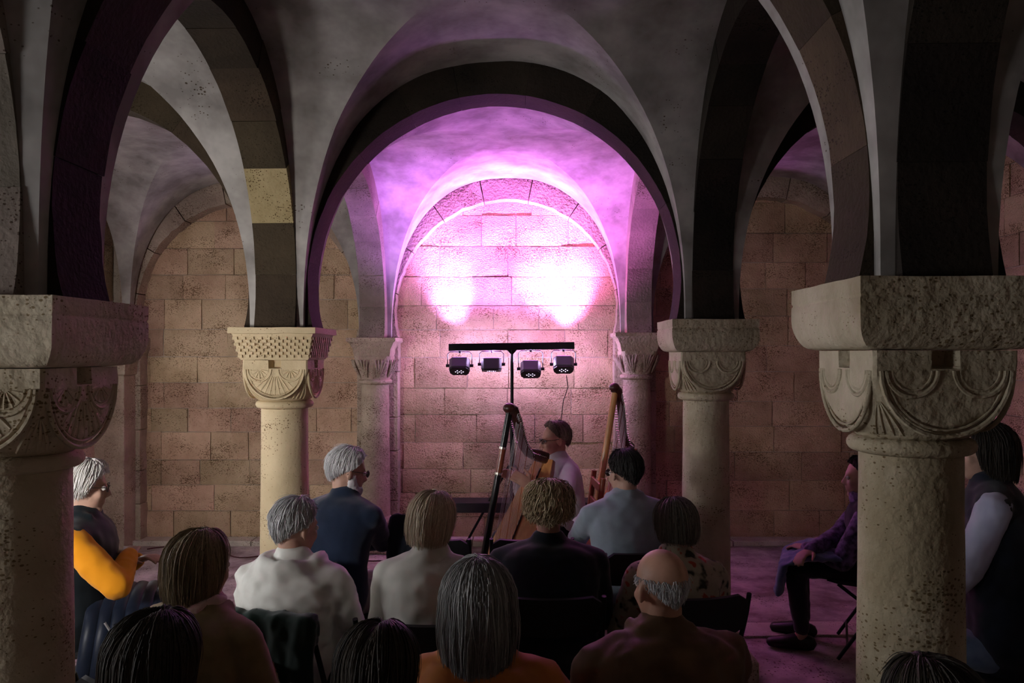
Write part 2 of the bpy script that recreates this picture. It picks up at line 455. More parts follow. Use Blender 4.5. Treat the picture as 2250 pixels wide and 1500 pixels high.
# blind arch rings (proud of the wall) with jambs down to the floor
def blind_ring(cx, label, seedv):
    rnd = random.Random(seedv); root = empty('wall_arch', (cx, YW, 0), label=label, cat='arch', group='blind arches on the far wall')
    n = 9; cuts = np.linspace(-DELTA, math.pi+DELTA, n+1); r = 1.035
    for k in range(n):
        a0, a1 = cuts[k]+0.004, cuts[k+1]-0.004; m = 8; vs = []; fs = []; wob = rnd.uniform(0, 60)
        for t in range(m+1):
            a = a0+(a1-a0)*t/m
            e = 0.012*mnoise.noise(Vector((wob, a*11, 1)))
            for (dr, d) in ((0, 0.02), (0, RINGF-YW), (0.3, RINGF-YW), (0.3, 0.02)):
                ex = e+(0.004*mnoise.noise(Vector((wob, a*20, d))) if dr == 0 else dr)
                u = (r+ex)*math.cos(a); u = max(-1.19, min(1.19, u)); z = ZC + (RZ+ex-0.01)*math.sin(a) + sh(cx+u)
                vs.append((u, d + (0.006*mnoise.noise(Vector((wob, a*13, dr))) if d < 0 else 0), z))
        for t in range(m):
            b = t*4
            for q in range(4): fs.append((b+q, b+(q+1) % 4, b+4+(q+1) % 4, b+4+q))
        fs.append((3, 2, 1, 0)); fs.append((m*4, m*4+1, m*4+2, m*4+3))
        MB().add(vs, fs).build('voussoir', M['ringstone'], root, smooth=40)
    rs = r*math.cos(DELTA)
    for s in (-1, 1):
        z = 0.0; top = ZS + sh(cx+s*rs)
        while z < top-0.02:
            h = min(rnd.uniform(0.28, 0.5), top-z)
            if top-z-h < 0.1: h = top-z
            jx = rnd.uniform(-.004, .004)
            MB().box((s*(rs+0.1+jx), (RINGF-YW)/2+0.01, z+h/2), (0.1, -(RINGF-YW)/2+rnd.uniform(0, .004), h/2-0.002), bev=0.006).build('jamb_stone', M['ringstone'], root)
            z += h
    return root
for i, lb in enumerate(('blind arch on the far wall of the left aisle, lit warm', 'blind arch on the far wall, glowing purple above the lights',
                        'dim reddish blind arch on the far wall of the right aisle')):
    blind_ring((XS[i]+XS[i+1])/2, lb, 40+i)
# side walls
for side, X, lb in (('left', XLL-0.12, 'stone side wall of the left aisle'), ('right', XRR+0.12, 'reddish stone side wall of the right aisle')):
    s = -1 if side == 'left' else 1
    wr = empty('wall_'+side, (X, 0, 0), label=lb, kind='structure')
    MB().box((s*0.16, 2.3, 1.85), (0.14, 5.3, 2.0)).build('mortar_bed', M['mortar'], wr)
    wall_blocks(wr, 3.6, YW, 0.0, 3.3, (lambda u, z, d: (d-0.02, u, z)) if s < 0 else (lambda u, z, d: (-d+0.02, u, z)), M['ashlar'], seedv=60+s, lmin=0.4, lmax=0.75)
wrr = mesh_obj('wall_rear', [(XLL-.5, -2.75, 0), (XRR+.5, -2.75, 0), (XRR+.5, -2.75, 3.7), (XLL-.5, -2.75, 3.7),
      (XLL-.5, -2.95, 0), (XRR+.5, -2.95, 0), (XRR+.5, -2.95, 3.7), (XLL-.5, -2.95, 3.7)],
      [(3,2,1,0),(4,5,6,7),(0,1,5,4),(2,3,7,6),(1,2,6,5),(3,0,4,7)], M['ashlar']); tag(wrr, 'stone wall behind the seats', kind='structure')
# corner and side pilasters
for (x, y, lb) in ((XLL, 7.1, 'stone corner pilaster at the end of the left aisle'), (XRR, 7.1, 'stone corner pilaster at the end of the right aisle'),
                   (XLL, Y2, 'stone pilaster on the left side wall'), (XRR, Y2, 'stone pilaster on the right side wall'),
                   (XLL, Y1, 'stone pilaster on the left side wall near the lamp'), (XRR, Y1, 'stone pilaster on the right side wall near the viewer')):
    root = empty('pilaster', (x, y, 0), label=lb, cat='pilaster')
    t = ZS + sh(x)
    MB().box((0, 0, (t-0.34)/2), (0.15, 0.15, (t-0.34)/2), bev=0.01).build('shaft', M['ringstone'], root)
    def sq(h, z): return [(-h, -h, z), (h, -h, z), (h, h, z), (-h, h, z)]
    mb = MB(); prof = [(0.15, t-0.34), (0.165, t-0.33), (0.17, t-0.25), (0.20, t-0.14), (0.225, t-0.09), (0.225, t)]
    vs = []; fs = []
    for h, z in prof: vs += sq(h, z)
    for i in range(len(prof)-1):
        for q in range(4): fs.append((i*4+q, i*4+(q+1) % 4, i*4+4+(q+1) % 4, i*4+4+q))
    fs += [(3, 2, 1, 0), tuple(len(vs)-4+q for q in range(4))]
    mb.add(vs, fs).build('capital', M['ringstone'], root)

# ---- columns
def column(x, y, label, style, mat, rot=0.0, r=0.128, scale=1.0, base=True):
    root = empty('column', (x, y, 0), rot, label=label, cat='column', group='columns of the crypt')
    t = ZS + sh(x)
    za = t - 0.178*scale; zb = za - 0.228*scale; zr = zb - 0.042
    rnd = random.Random(int(x*100+y*10))
    # shaft with slight entasis
    prof = []
    n = 26
    for i in range(n+1):
        z = 0.30 + (zr-0.30)*i/n if base else (zr)*i/n
        rr = r*(1.0 + 0.10*(1-i/n)**1.3)
        prof.append((rr, z))
    m = 48; vs = []; fs = []
    for rr, z in prof:
        for j in range(m):
            th = 2*math.pi*j/m; p = Vector((math.cos(th)*rr, math.sin(th)*rr, z))
            q = rr*(1+0.010*mnoise.noise(p*7+Vector((x*5, y*5, 0))))
            vs.append((math.cos(th)*q, math.sin(th)*q, z))
    for i in range(n):
        for j in range(m): fs.append((i*m+j, i*m+(j+1) % m, (i+1)*m+(j+1) % m, (i+1)*m+j))
    mesh_obj('shaft', vs, fs, mat, root, True)
    # necking ring
    pr = [(r*0.98, zr-0.004)]
    for k in range(9):
        a = -math.pi/2 + math.pi*k/8; pr.append((r*1.03+0.021*math.cos(a)+0.006, (zr+zb)/2+0.021*math.sin(a)))
    pr.append((r*0.98, zb+0.004))
    MB().lathe(pr, 48).build('necking_ring', mat, root, smooth=50)
    # cushion capital: square clipped by a sphere
    s = 0.178*scale; hh = za-zb
    mphi, mz = 144, 30; vs = []; fs = []
    rb = r*1.04; rt = s*1.42
    for i in range(mz+1):
        u = i/mz; z = zb + hh*u
        rho = rb + (rt-rb)*math.sin(min(1, u/0.93)*math.pi/2)**0.85
        for j in range(mphi):
            th = 2*math.pi*(j+0.5)/mphi
            flat = s/max(abs(math.cos(th)), abs(math.sin(th)))
            q = min(flat, rho) if style != 'leafy' else (1-u)*rb + u*min(flat, rho) if u < 0.99 else min(flat, rho)
            if style == 'leafy':
                q = min(flat, rb + (s*1.3-rb)*u**1.2) + 0.010*math.sin(u*math.pi)*math.cos(8*th)
            loc = (th+math.pi/4) % (math.pi/2) - math.pi/4
            if style in ('carved', 'notched') and u > 0.80 and abs(math.tan(loc))*s < 0.030: q -= 0.045
            p = Vector((math.cos(th)*q, math.sin(th)*q, z))
            q += 0.0035*mnoise.noise(p*22+Vector((x*3, y*3, 0)))
            vs.append((math.cos(th)*q, math.sin(th)*q, z))
    for i in range(mz):
        for j in range(mphi): fs.append((i*mphi+j, i*mphi+(j+1) % mphi, (i+1)*mphi+(j+1) % mphi, (i+1)*mphi+j))
    fs.append(tuple(mz*mphi+j for j in range(mphi))); fs.append(tuple(range(mphi-1, -1, -1)))
    cap = MB().add(vs, fs).build('capital', mat, root, smooth=38)
    # carved shield arcs: raised rolls following the lunette and two hanging arcs on each face
    def arc_tube(c, rad, a0, a1, tr, face, squash=1.0, n=18):
        th = face*math.pi/2; pts = []
        for k in range(n+1):
            a = a0+(a1-a0)*k/n
            u = c[0]+rad*math.cos(a); z = c[1]+rad*squash*math.sin(a); d = s-0.001
            pts.append((d*math.cos(th)-u*math.sin(th), d*math.sin(th)+u*math.cos(th), z))
        return pts
    if style == 'leafy':
        for j in range(8):
            th = 2*math.pi*(j+0.5)/8; mb = MB()
            for dth in (-0.16, -0.05, 0.06, 0.17):
                pts = []
                for k in range(9):
                    u = k/8; rr = rb+(s*1.25-rb)*u**1.2+0.012+0.012*math.sin(u*3)
                    a = th+dth*(0.3+1.2*u); pts.append((rr*math.cos(a)*0.97, rr*math.sin(a)*0.97, zb+0.02+hh*0.75*u))
                mb.tube(pts, [0.008*(0.6+0.6*math.sin(math.pi*(k/8))) for k in range(9)], 6)
            mb.build('carved_leaf', mat, cap, smooth=60)
    else:
        for face in range(4):
            zt = za-0.05; mb = MB()
            R1 = s*0.90; sq = (zt-zb-0.015)/R1
            mb.tube(arc_tube((0, zt), R1, math.pi, 2*math.pi, 0, face, sq), 0.0065, 6)
            mb.tube(arc_tube((0, zt), R1-0.016, math.pi, 2*math.pi, 0, face, sq), 0.0035, 6)
            mb.build('lunette_roll', mat, cap, smooth=60)
            for sx in (-1, 1):
                mb = MB()
                mb.tube(arc_tube((sx*s*0.47, zt), s*0.36, math.pi, 2*math.pi, 0, face), 0.0062, 6)
                mb.tube(arc_tube((sx*s*0.47, zt), s*0.36-0.015, math.pi, 2*math.pi, 0, face), 0.0035, 6)
                mb.build('hanging_arc', mat, cap, smooth=60)
                if style == 'carved':
                    for k in range(7):
                        a = math.pi+math.pi*(k+0.5)/7
                        pts = []
                        for q in (0.12, 0.36, 0.62):
                            u = sx*s*0.47+s*0.36*q*math.cos(a)*1.25; z = zt+s*0.36*q*math.sin(a)*1.25; th = face*math.pi/2; d = s-0.001
                            pts.append((d*math.cos(th)-u*math.sin(th), d*math.sin(th)+u*math.cos(th), z))
                        MB().tube(pts, [0.002, 0.0042, 0.005], 5).build('flute', mat, cap, smooth=60)
            if style == 'carved':
                for k in range(9):
                    a = math.pi*1.5+(k-4)*0.2
                    pts = []
                    for q in (0.25, 0.55, 0.86):
                        u = R1*q*math.cos(a); z = zt+R1*sq*q*math.sin(a); th = face*math.pi/2; d = s-0.001
                        pts.append((d*math.cos(th)-u*math.sin(th), d*math.sin(th)+u*math.cos(th), z))
                    MB().tube(pts, [0.003, 0.005, 0.0035], 5).build('palmette_leaf', mat, cap, smooth=60)
            # corner leaf where two shields meet
            thc = face*math.pi/2+math.pi/4; mb = MB()
            for dth in (-0.22, -0.08, 0.08, 0.22):
                pts = []
                for k in range(6):
                    u = 0.06+0.38*k/5
                    rho = rb + (rt-rb)*math.sin(min(1, u/0.93)*math.pi/2)**0.85 + 0.001
                    a = thc+dth*(1-k/5.5); pts.append((rho*math.cos(a), rho*math.sin(a), zb+hh*u))
                mb.tube(pts, [0.0035, 0.0055, 0.006, 0.005, 0.004, 0.002], 5)
            mb.build('corner_leaf', mat, cap, smooth=60)
    # abacus
    def sqloft(prof, name, sub=10):
        vs = []; fs = []; per = 4*sub
        for h, z in prof:
            for q in range(4):
                for k in range(sub):
                    tt = -1+2*k/sub
                    u, v = [(tt, -1), (1, tt), (-tt, 1), (-1, -tt)][q]
                    cr = 0.012
                    p = Vector((u*h, v*h, z))
                    p += 0.004*Vector((mnoise.noise(p*14+Vector((x, y, 1))), mnoise.noise(p*14+Vector((x, y, 7))), 0.6*mnoise.noise(p*9+Vector((x, y, 4)))))
                    vs.append(tuple(p))
        for i in range(len(prof)-1):
            for j in range(per): fs.append((i*per+j, i*per+(j+1) % per, (i+1)*per+(j+1) % per, (i+1)*per+j))
        fs.append(tuple(range(per-1, -1, -1))); fs.append(tuple((len(prof)-1)*per+j for j in range(per)))
        return MB().add(vs, fs).build(name, mat, root, smooth=42)
    A = 0.236*scale
    if style == 'carved' and y > 3:            # billet (checker) abacus
        b0 = s*1.03
        ab = sqloft([(b0, za+0.002), (b0+0.006, za+0.012), (A-0.022, t-0.05), (A-0.016, t-0.034), (A, t-0.032), (A, t)], 'abacus')
        mb = MB(); rowsn = 7
        for face in range(4):
            th = face*math.pi/2
            for rI in range(rowsn):
                f0 = rI/rowsn; zc_ = za+0.014+(t-0.05-za-0.014)*(f0+0.5/rowsn); hw = b0+0.006+(A-0.022-b0-0.006)*(f0+0.5/rowsn)
                ncol = 19; cw = 2*hw/ncol
                for cI in range(ncol):
                    if (cI+rI) % 2: continue
                    u = -hw+cw*(cI+0.5)
                    R = Matrix.Rotation(th, 3, 'Z')
                    c = R @ Vector((hw+0.001, u, zc_))
                    mb.box(c, (0.007, cw*0.47, (t-0.05-za-0.014)/rowsn*0.47), rot=R)
        o = mb.build('billet_relief', mat, ab); o['kind'] = 'stuff'
    elif style == 'leafy':
        sqloft([(s*0.95, za), (s*1.0, za+0.03), (s*1.02, za+0.06), (A-0.02, t-0.045), (A-0.004, t-0.035), (A, t-0.03), (A, t)], 'abacus')
    else:
        pr = [(s*1.0, za+0.002)]
        for k in range(8):
            a = math.pi/2*(k/7); pr.append((s+0.012+(A-s-0.012)*math.sin(a), za+0.004+0.085*(1-math.cos(a))))
        pr += [(A, t-0.052), (A-0.003, t-0.048), (A-0.003, t-0.044), (A, t-0.04), (A+0.001, t)]
        sqloft(pr, 'abacus')
    if base:
        pr = []
        for k in range(9):
            a = -math.pi/2+math.pi*k/8; pr.append((r*1.16+0.04*math.cos(a)+0.02, 0.15+0.04*math.sin(a)))
        pr += [(r*1.18, 0.195), (r*1.15, 0.225)]
        for k in range(7):
            a = -math.pi/2+math.pi*k/6; pr.append((r*1.1+0.024*math.cos(a)+0.01, 0.255+0.024*math.sin(a)))
        pr.append((r*1.08, 0.30))
        MB().lathe(pr, 40).build('base_moulding', mat, root, smooth=50)
        MB().box((0, 0, 0.055), (0.235, 0.235, 0.057), bev=0.01).build('plinth', mat, root)
    return root
column(XL, Y1, 'large pitted column at the left edge with a carved capital', 'carved', M['travertine'])
column(XR, Y1, 'large pitted column at the right with arcs cut into its cushion capital', 'notched', M['travertine_dark'])
column(XL, Y2, 'smooth beige column with a checkered abacus and scalloped capital', 'carved', M['travertine_smooth'])
column(XR, Y2, 'second right column, plain cushion capital, behind the floral-topped woman', 'plain', M['travertine'])
column(XL, 7.06, 'wall column with a leafy capital, left of the stage lights', 'leafy', M['ringstone'], r=0.125, scale=0.93)
column(XR, 7.06, 'wall column with a leafy capital, right of the stage lights', 'leafy', M['ringstone'], r=0.125, scale=0.93)
column(XL, Y0, 'column of the row beside the viewer, left of the camera', 'plain', M['travertine'])
column(XR, Y0, 'column of the row beside the viewer, right of the camera', 'plain', M['travertine'])
# ================================================================== WINDOWS placed unseen in the left aisle (daylight; left of the frame)
M['pane'] = emit('daylit_pane', DAY, 3.0)
for n, (yw, pw, spr) in enumerate(WINDOWS):
    wn = empty('window_%d' % (n+1), (XLL-0.10, yw, 0), label='small round-headed daylit window in the left wall', kind='structure')
    def fr(u, v, d): return (d, u, v)
    ow, zl, zs_ = 0.30, 1.25, 1.95
    outl = [(-ow, zl), (ow, zl)] + [(ow*math.cos(a), zs_+ow*math.sin(a)) for a in np.linspace(0, math.pi, 13)]
    MB().prism(outl, 0.0, 0.012, fr).build('pane', M['pane'], wn)
    mb = MB(); k = len(outl)
    for q in range(k):
        (u0, v0), (u1, v1) = outl[q], outl[(q+1) % k]
        mb.tube([fr(u0, v0, 0.03), fr(u1, v1, 0.03)], 0.035, 6)
    mb.build('window_frame', M['ringstone'], wn)
    d = bpy.data.lights.new('window_daylight', 'AREA'); d.shape = 'ELLIPSE'; d.size = 0.5; d.size_y = 0.9; d.energy = pw; d.color = DAY; d.spread = math.radians(spr)
    lo = bpy.data.objects.new('window_daylight', d); COL.objects.link(lo); lo.parent = wn; lo.location = (0.09, 0, 1.60)
    lo.rotation_euler = Vector((1.0, 0.0, 0.06)).to_track_quat('-Z', 'Z').to_euler()

# ================================================================== FLOODLIGHT added out of view in the left aisle
fd = empty('floodlight', (FLOOD.x, FLOOD.y, 0), label='soft white floodlight on a black stand in the left aisle', cat='floodlight')
q_ = (FLOOD_AIM-FLOOD).to_track_quat('-Z', 'Y'); Rf = q_.to_matrix()
for k in range(3):
    a = 2*math.pi*k/3+0.4; MB().tube([(0, 0, 0.55), (0.42*math.cos(a), 0.42*math.sin(a), 0.012)], 0.010, 8).build('leg', M['black_metal'], fd)
MB().tube([(0, 0, 0.40), (0, 0, FLOOD.z-0.24)], 0.014, 10).build('pole', M['black_metal'], fd)
bx = Rf @ Vector((0, 0, 0.055))
MB().box(Vector((0, 0, FLOOD.z))+bx, (0.22, 0.22, 0.04), rot=Rf, bev=0.01).build('housing', M['black_plastic'], fd)
MB().box(Vector((0, 0, FLOOD.z))+Rf @ Vector((0, 0, 0.012)), (0.20, 0.20, 0.004), rot=Rf).build('diffuser', emit('flood_diffuser', WHITE, 6.0), fd)
d = bpy.data.lights.new('flood_light', 'AREA'); d.shape = 'SQUARE'; d.size = 0.40; d.energy = FLOOD_POWER; d.color = WHITE; d.spread = math.radians(FLOOD_SPREAD)
lo = bpy.data.objects.new('flood_light', d); COL.objects.link(lo); lo.parent = fd; lo.location = (0, 0, FLOOD.z); lo.rotation_euler = q_.to_euler()

# ================================================================== STAGE LIGHTS
M['can_grey'] = simple('can_grey', (0.10, 0.10, 0.11), 0.4)
M['led'] = emit('led_dot', (0.8, 0.65, 1.0), 3.0)
YB = 6.84
st = empty('light_stand', (P(1125, 0, YB).x, YB, 0), label='black T-bar light stand behind the harpist', cat='light stand')
zb = P(0, 761, YB).z
MB().tube([(0, 0, 0.45), (0, 0, 1.2)], 0.019, 12).build('lower_pole', M['black_metal'], st, smooth=60)
MB().tube([(0, 0, 1.1), (0, 0, zb-0.03)], 0.0145, 12).build('upper_pole', M['black_metal'], st, smooth=60)
MB().lathe([(0.024, 1.14), (0.028, 1.15), (0.028, 1.2), (0.022, 1.21)], 16).build('collar', M['black_metal'], st)
x0 = P(986, 0, YB).x - st.location.x; x1 = P(1262, 0, YB).x - st.location.x
MB().box(((x0+x1)/2, 0, zb), ((x1-x0)/2, 0.02, 0.032), rot=Matrix.Rotation(-0.0145, 3, 'Y'), bev=0.003).build('crossbar', M['black_metal'], st)
for s in (-1, 1):
    MB().prism([(0, 0), (s*0.045, 0), (0, -0.05)], -0.012, 0.012, lambda u, v, d: (u, d, zb-0.03+v)).build('gusset', M['black_metal'], st)
for k in range(3):
    a = math.radians(150+120*k)
    d = Vector((math.cos(a), math.sin(a), 0))
    MB().tube([Vector((0, 0, 0.78))+d*0.03, d*0.50+Vector((0, 0, 0.02))], 0.012, 8).build('leg', M['black_metal'], st)
    MB().tube([Vector((0, 0, 0.42))+d*0.02, d*0.36+Vector((0, 0, 0.355))], 0.007, 6).build('brace', M['black_metal'], st)
    MB().ell(d*0.50+Vector((0, 0, 0.015)), (0.018, 0.018, 0.015), 10, 6).build('foot', M['black_plastic'], st)

def par_can(px, py, tilt, spread, power, color, label, aim, spill, scol, wmul=1.0):
    c = P(px, py, YB+0.02)
    bar_z = zb + (0.0145)*(c.x-st.location.x)
    root = empty('par_light', c, label=label, cat='stage light', group='stage lights on the bar')
    R = Matrix.Rotation(tilt, 3, 'X')       # beam axis +Y rotated up by tilt
    h, wd, dp = 0.068*wmul, 0.092, 0.05
    # flat octagonal housing, axis along +Y
    oct_ = [(-wd*0.72, -h), (wd*0.72, -h), (wd, -h*0.45), (wd, h*0.45), (wd*0.72, h), (-wd*0.72, h), (-wd, h*0.45), (-wd, -h*0.45)]
    mb = MB(); mb.prism(oct_, -dp, dp, lambda u, v, d: R @ Vector((u, d, v)))
    hs = mb.build('housing', M['can_grey'], root)
    bv = hs.modifiers.new('bevel', 'BEVEL'); bv.width = 0.008; bv.segments = 2
    mb = MB(); mb.prism([(u*0.93, v*0.9) for u, v in oct_], -dp-0.012, -dp+0.002, lambda u, v, d: R @ Vector((u, d, v)))
    bk = mb.build('back_plate', M['black_plastic'], hs)
    for q in range(7):
        a = q*math.pi/3; u, v = (0, 0) if q == 6 else (0.034*math.cos(a), 0.022*math.sin(a))
        MB().lathe([(0.0050, -0.001), (0.0050, 0.001)], 10).build('vent_glow', M['led'], hs)
        o = COL.objects[-1]; o.location = R @ Vector((u, -dp-0.0125, v-0.004)); o.rotation_euler = (tilt+math.pi/2, 0, 0)
    lens = MB().prism([(u*0.85, v*0.85) for u, v in oct_], dp-0.004, dp+0.004, lambda u, v, d: R @ Vector((u, d, v)))
    lens.build('lens', emit('lens_'+label[:9], color, 2.0), hs)
    # yoke
    top = bar_z-0.032-c.z
    yk = MB(); pts = [(-wd-0.016, 0, 0), (-wd-0.016, 0, top-0.03), (-wd+0.006, 0, top-0.008), (wd-0.006, 0, top-0.008), (wd+0.016, 0, top-0.03), (wd+0.016, 0, 0)]
    yk.tube(pts, 0.0042, 6).build('yoke', M['black_metal'], root)
    for s in (-1, 1):
        MB().tube([(s*wd, 0, 0), (s*(wd+0.03), 0, 0)], 0.014, 10).build('knob', M['black_plastic'], root)
    MB().tube([(0, 0, top-0.02), (0, 0, top+0.002)], 0.010, 8).build('bolt', M['black_metal'], root)
    for nm, en, sp, cl in (('par_beam', power, spread, color), ('par_spill', spill, 118, scol)):
        d = bpy.data.lights.new(nm, 'SPOT'); d.energy = en; d.color = cl; d.spot_size = math.radians(sp); d.spot_blend = 1.0; d.shadow_soft_size = 0.05
        lo = bpy.data.objects.new(nm, d); COL.objects.link(lo); lo.parent = root
        lo.location = R @ Vector((0, dp+0.03, 0))
        dr = Vector(aim) - (c + Vector(lo.location))
        if nm == 'par_spill': dr = Vector((0, -0.18, 1))
        lo.rotation_euler = dr.to_track_quat('-Z', 'Y').to_euler()
    d = bpy.data.lights.new('par_stray', 'POINT'); d.energy = 10.0; d.color = (0.72, 0.52, 1.0); d.shadow_soft_size = 0.05
    lo = bpy.data.objects.new('par_stray', d); COL.objects.link(lo); lo.parent = root; lo.location = R @ Vector((0, dp+0.06, 0))
    return root
YA = YW
VIO = (0.62, 0.27, 1.0); MAG = (0.98, 0.22, 0.95); LAV = (0.80, 0.28, 1.0)
par_can(1010, 803, math.radians(58), 42, 660, VIO, 'leftmost flat black stage light on the bar', P(988, 625, YA), 280, (0.50, 0.19, 1.0))
par_can(1080, 800, math.radians(80), 56, 120, MAG, 'second stage light from the left, grey side showing', P(1100, 300, YA-0.15), 760, (0.70, 0.20, 1.0), wmul=0.8)
par_can(1166, 810, math.radians(58), 42, 640, LAV, 'third stage light from the left, hanging lowest', P(1205, 570, YA), 280, (0.65, 0.20, 1.0))
par_can(1238, 800, math.radians(58), 42, 740, MAG, 'rightmost flat black stage light with a hanging cable', P(1250, 640, YA), 280, (0.95, 0.16, 0.85))
# ================================================================== PEOPLE
def cloth(name, c, c2=None, rough=0.85, sheen=0.3, bump=0.0, bscale=220, nscale=14):
    return simple(name, c, rough, 0, 0.2, bump, bscale, c2, nscale, sheen)
def skin_mat(name, c):
    m = simple(name, c, 0.5, 0, 0.35, 0.0, 160, tuple(x*0.86 for x in c), 22)
    b = m.node_tree.nodes['Principled BSDF']
    b.inputs['Subsurface Weight'].default_value = 0.0
    return m
SKIN = skin_mat('skin', (0.55, 0.33, 0.25)); SKIN2 = skin_mat('skin_ruddy', (0.50, 0.27, 0.20))
def hair_mat(name, c1, c2, rough=0.55):
    m, nt, ns, ln, b = mat_new(name)
    at = N(ns, 'ShaderNodeAttribute'); at.attribute_name = 'tone'
    r = N(ns, 'ShaderNodeValToRGB'); r.color_ramp.elements[0].color = (*c1, 1); r.color_ramp.elements[1].color = (*c2, 1)
    ln.new(at.outputs['Fac'], r.inputs['Fac']); ln.new(r.outputs['Color'], b.inputs['Base Color'])
    b.inputs['Roughness'].default_value = rough; b.inputs['Specular IOR Level'].default_value = 0.3
    return m
M['glass_frame'] = simple('spectacle_frame', (0.03, 0.025, 0.02), 0.3, 0.4)
M['lens'] = simple('spectacle_lens', (0.06, 0.06, 0.07), 0.08, 0, 0.6)
M['lens'].node_tree.nodes['Principled BSDF'].inputs['Transmission Weight'].default_value = 0.85
M['eye'] = simple('eye_white', (0.7, 0.66, 0.62), 0.2); M['iris'] = simple('iris', (0.03, 0.025, 0.02), 0.2)
M['shoe'] = simple('shoe_leather', (0.015, 0.012, 0.012), 0.4)
M['dark_trousers'] = cloth('dark_trousers', (0.012, 0.012, 0.016))
M['jeans'] = cloth('blue_denim', (0.10, 0.14, 0.24), (0.16, 0.21, 0.32))
M['light_trousers'] = cloth('light_trousers', (0.42, 0.38, 0.36))

def loft(mb, pts, rad, n=14, hint=None, cap=True):
    """tube through pts with elliptical sections (rx across, ry front-back), rounded ends"""
    pts = [Vector(p) for p in pts]; rad = [(r, r) if not hasattr(r, '__len__') else r for r in rad]
    P2, R2 = [], []
    t0 = (pts[0]-pts[1]).normalized(); t1 = (pts[-1]-pts[-2]).normalized()
    if cap:
        m0, m1 = min(rad[0]), min(rad[-1])
        P2 += [pts[0]+t0*m0*0.98, pts[0]+t0*m0*0.6]; R2 += [(rad[0][0]*0.2, rad[0][1]*0.2), (rad[0][0]*0.8, rad[0][1]*0.8)]
    P2 += pts; R2 += rad
    if cap:
        P2 += [pts[-1]+t1*m1*0.6, pts[-1]+t1*m1*0.98]; R2 += [(rad[-1][0]*0.8, rad[-1][1]*0.8), (rad[-1][0]*0.2, rad[-1][1]*0.2)]
    k = len(P2); vs = []; fs = []; side = Vector(hint) if hint is not None else None
    for i in range(k):
        t = (P2[min(i+1, k-1)]-P2[max(i-1, 0)]).normalized()
        if side is None: side = t.orthogonal()
        a = side - t*side.dot(t)
        if a.length < 1e-5: a = t.orthogonal()
        a.normalize(); b = t.cross(a); side = a
        for j in range(n):
            th = 2*math.pi*j/n; vs.append(P2[i]+a*math.cos(th)*R2[i][0]+b*math.sin(th)*R2[i][1])
    for i in range(k-1):
        for j in range(n): fs.append((i*n+j, i*n+(j+1) % n, (i+1)*n+(j+1) % n, (i+1)*n+j))
    fs.append(tuple(range(n-1, -1, -1))); fs.append(tuple((k-1)*n+j for j in range(n)))
    mb.add(vs, fs)

def fused(mb, name, mat, parent, voxel, smooth=4, fold=None, decimate=None):
    """the collected shapes fused into one continuous skin"""
    tmp = mb.build(name, mat, None)
    r = tmp.modifiers.new('r', 'REMESH'); r.mode = 'VOXEL'; r.voxel_size = voxel; r.use_smooth_shade = True
    s = tmp.modifiers.new('s', 'SMOOTH'); s.factor = 0.5; s.iterations = smooth
    dg = bpy.context.evaluated_depsgraph_get(); ev = tmp.evaluated_get(dg)
    me = bpy.data.meshes.new_from_object(ev, depsgraph=dg)
    old = tmp.data; bpy.data.objects.remove(tmp); bpy.data.meshes.remove(old)
    if fold:
        n = len(me.vertices); co = np.empty(n*3); no = np.empty(n*3)
        me.vertices.foreach_get('co', co); me.vertices.foreach_get('normal', no)
        co = co.reshape(-1, 3); no = no.reshape(-1, 3)
        amp, sc, sd = fold
        d = np.array([mnoise.noise(Vector((p[0]*sc[0]+sd, p[1]*sc[1], p[2]*sc[2]))) + 0.45*mnoise.noise(Vector((p[0]*sc[0]*2.3+sd+7, p[1]*sc[1]*2.3, p[2]*sc[2]*2.3))) for p in co])
        d = 1-2*np.abs(d)              # ridged
        co = co + no*(amp*d)[:, None]
        me.vertices.foreach_set('co', co.ravel())
    me.materials.clear(); me.materials.append(mat)
    me.polygons.foreach_set('use_smooth', [True]*len(me.polygons)); me.update()
    o = bpy.data.objects.new(name, me); COL.objects.link(o); o.parent = parent
    return o

def ik(S, W, l1, l2, hint):
    S, W = Vector(S), Vector(W); d = W-S; L = min(d.length, (l1+l2)*0.985); dn = d.normalized(); W = S+dn*L
    a = (l1*l1-l2*l2+L*L)/(2*L); h = math.sqrt(max(1e-6, l1*l1-a*a))
    hv = Vector(hint); hv = (hv-dn*hv.dot(dn)).normalized()
    return S+dn*a+hv*h, W

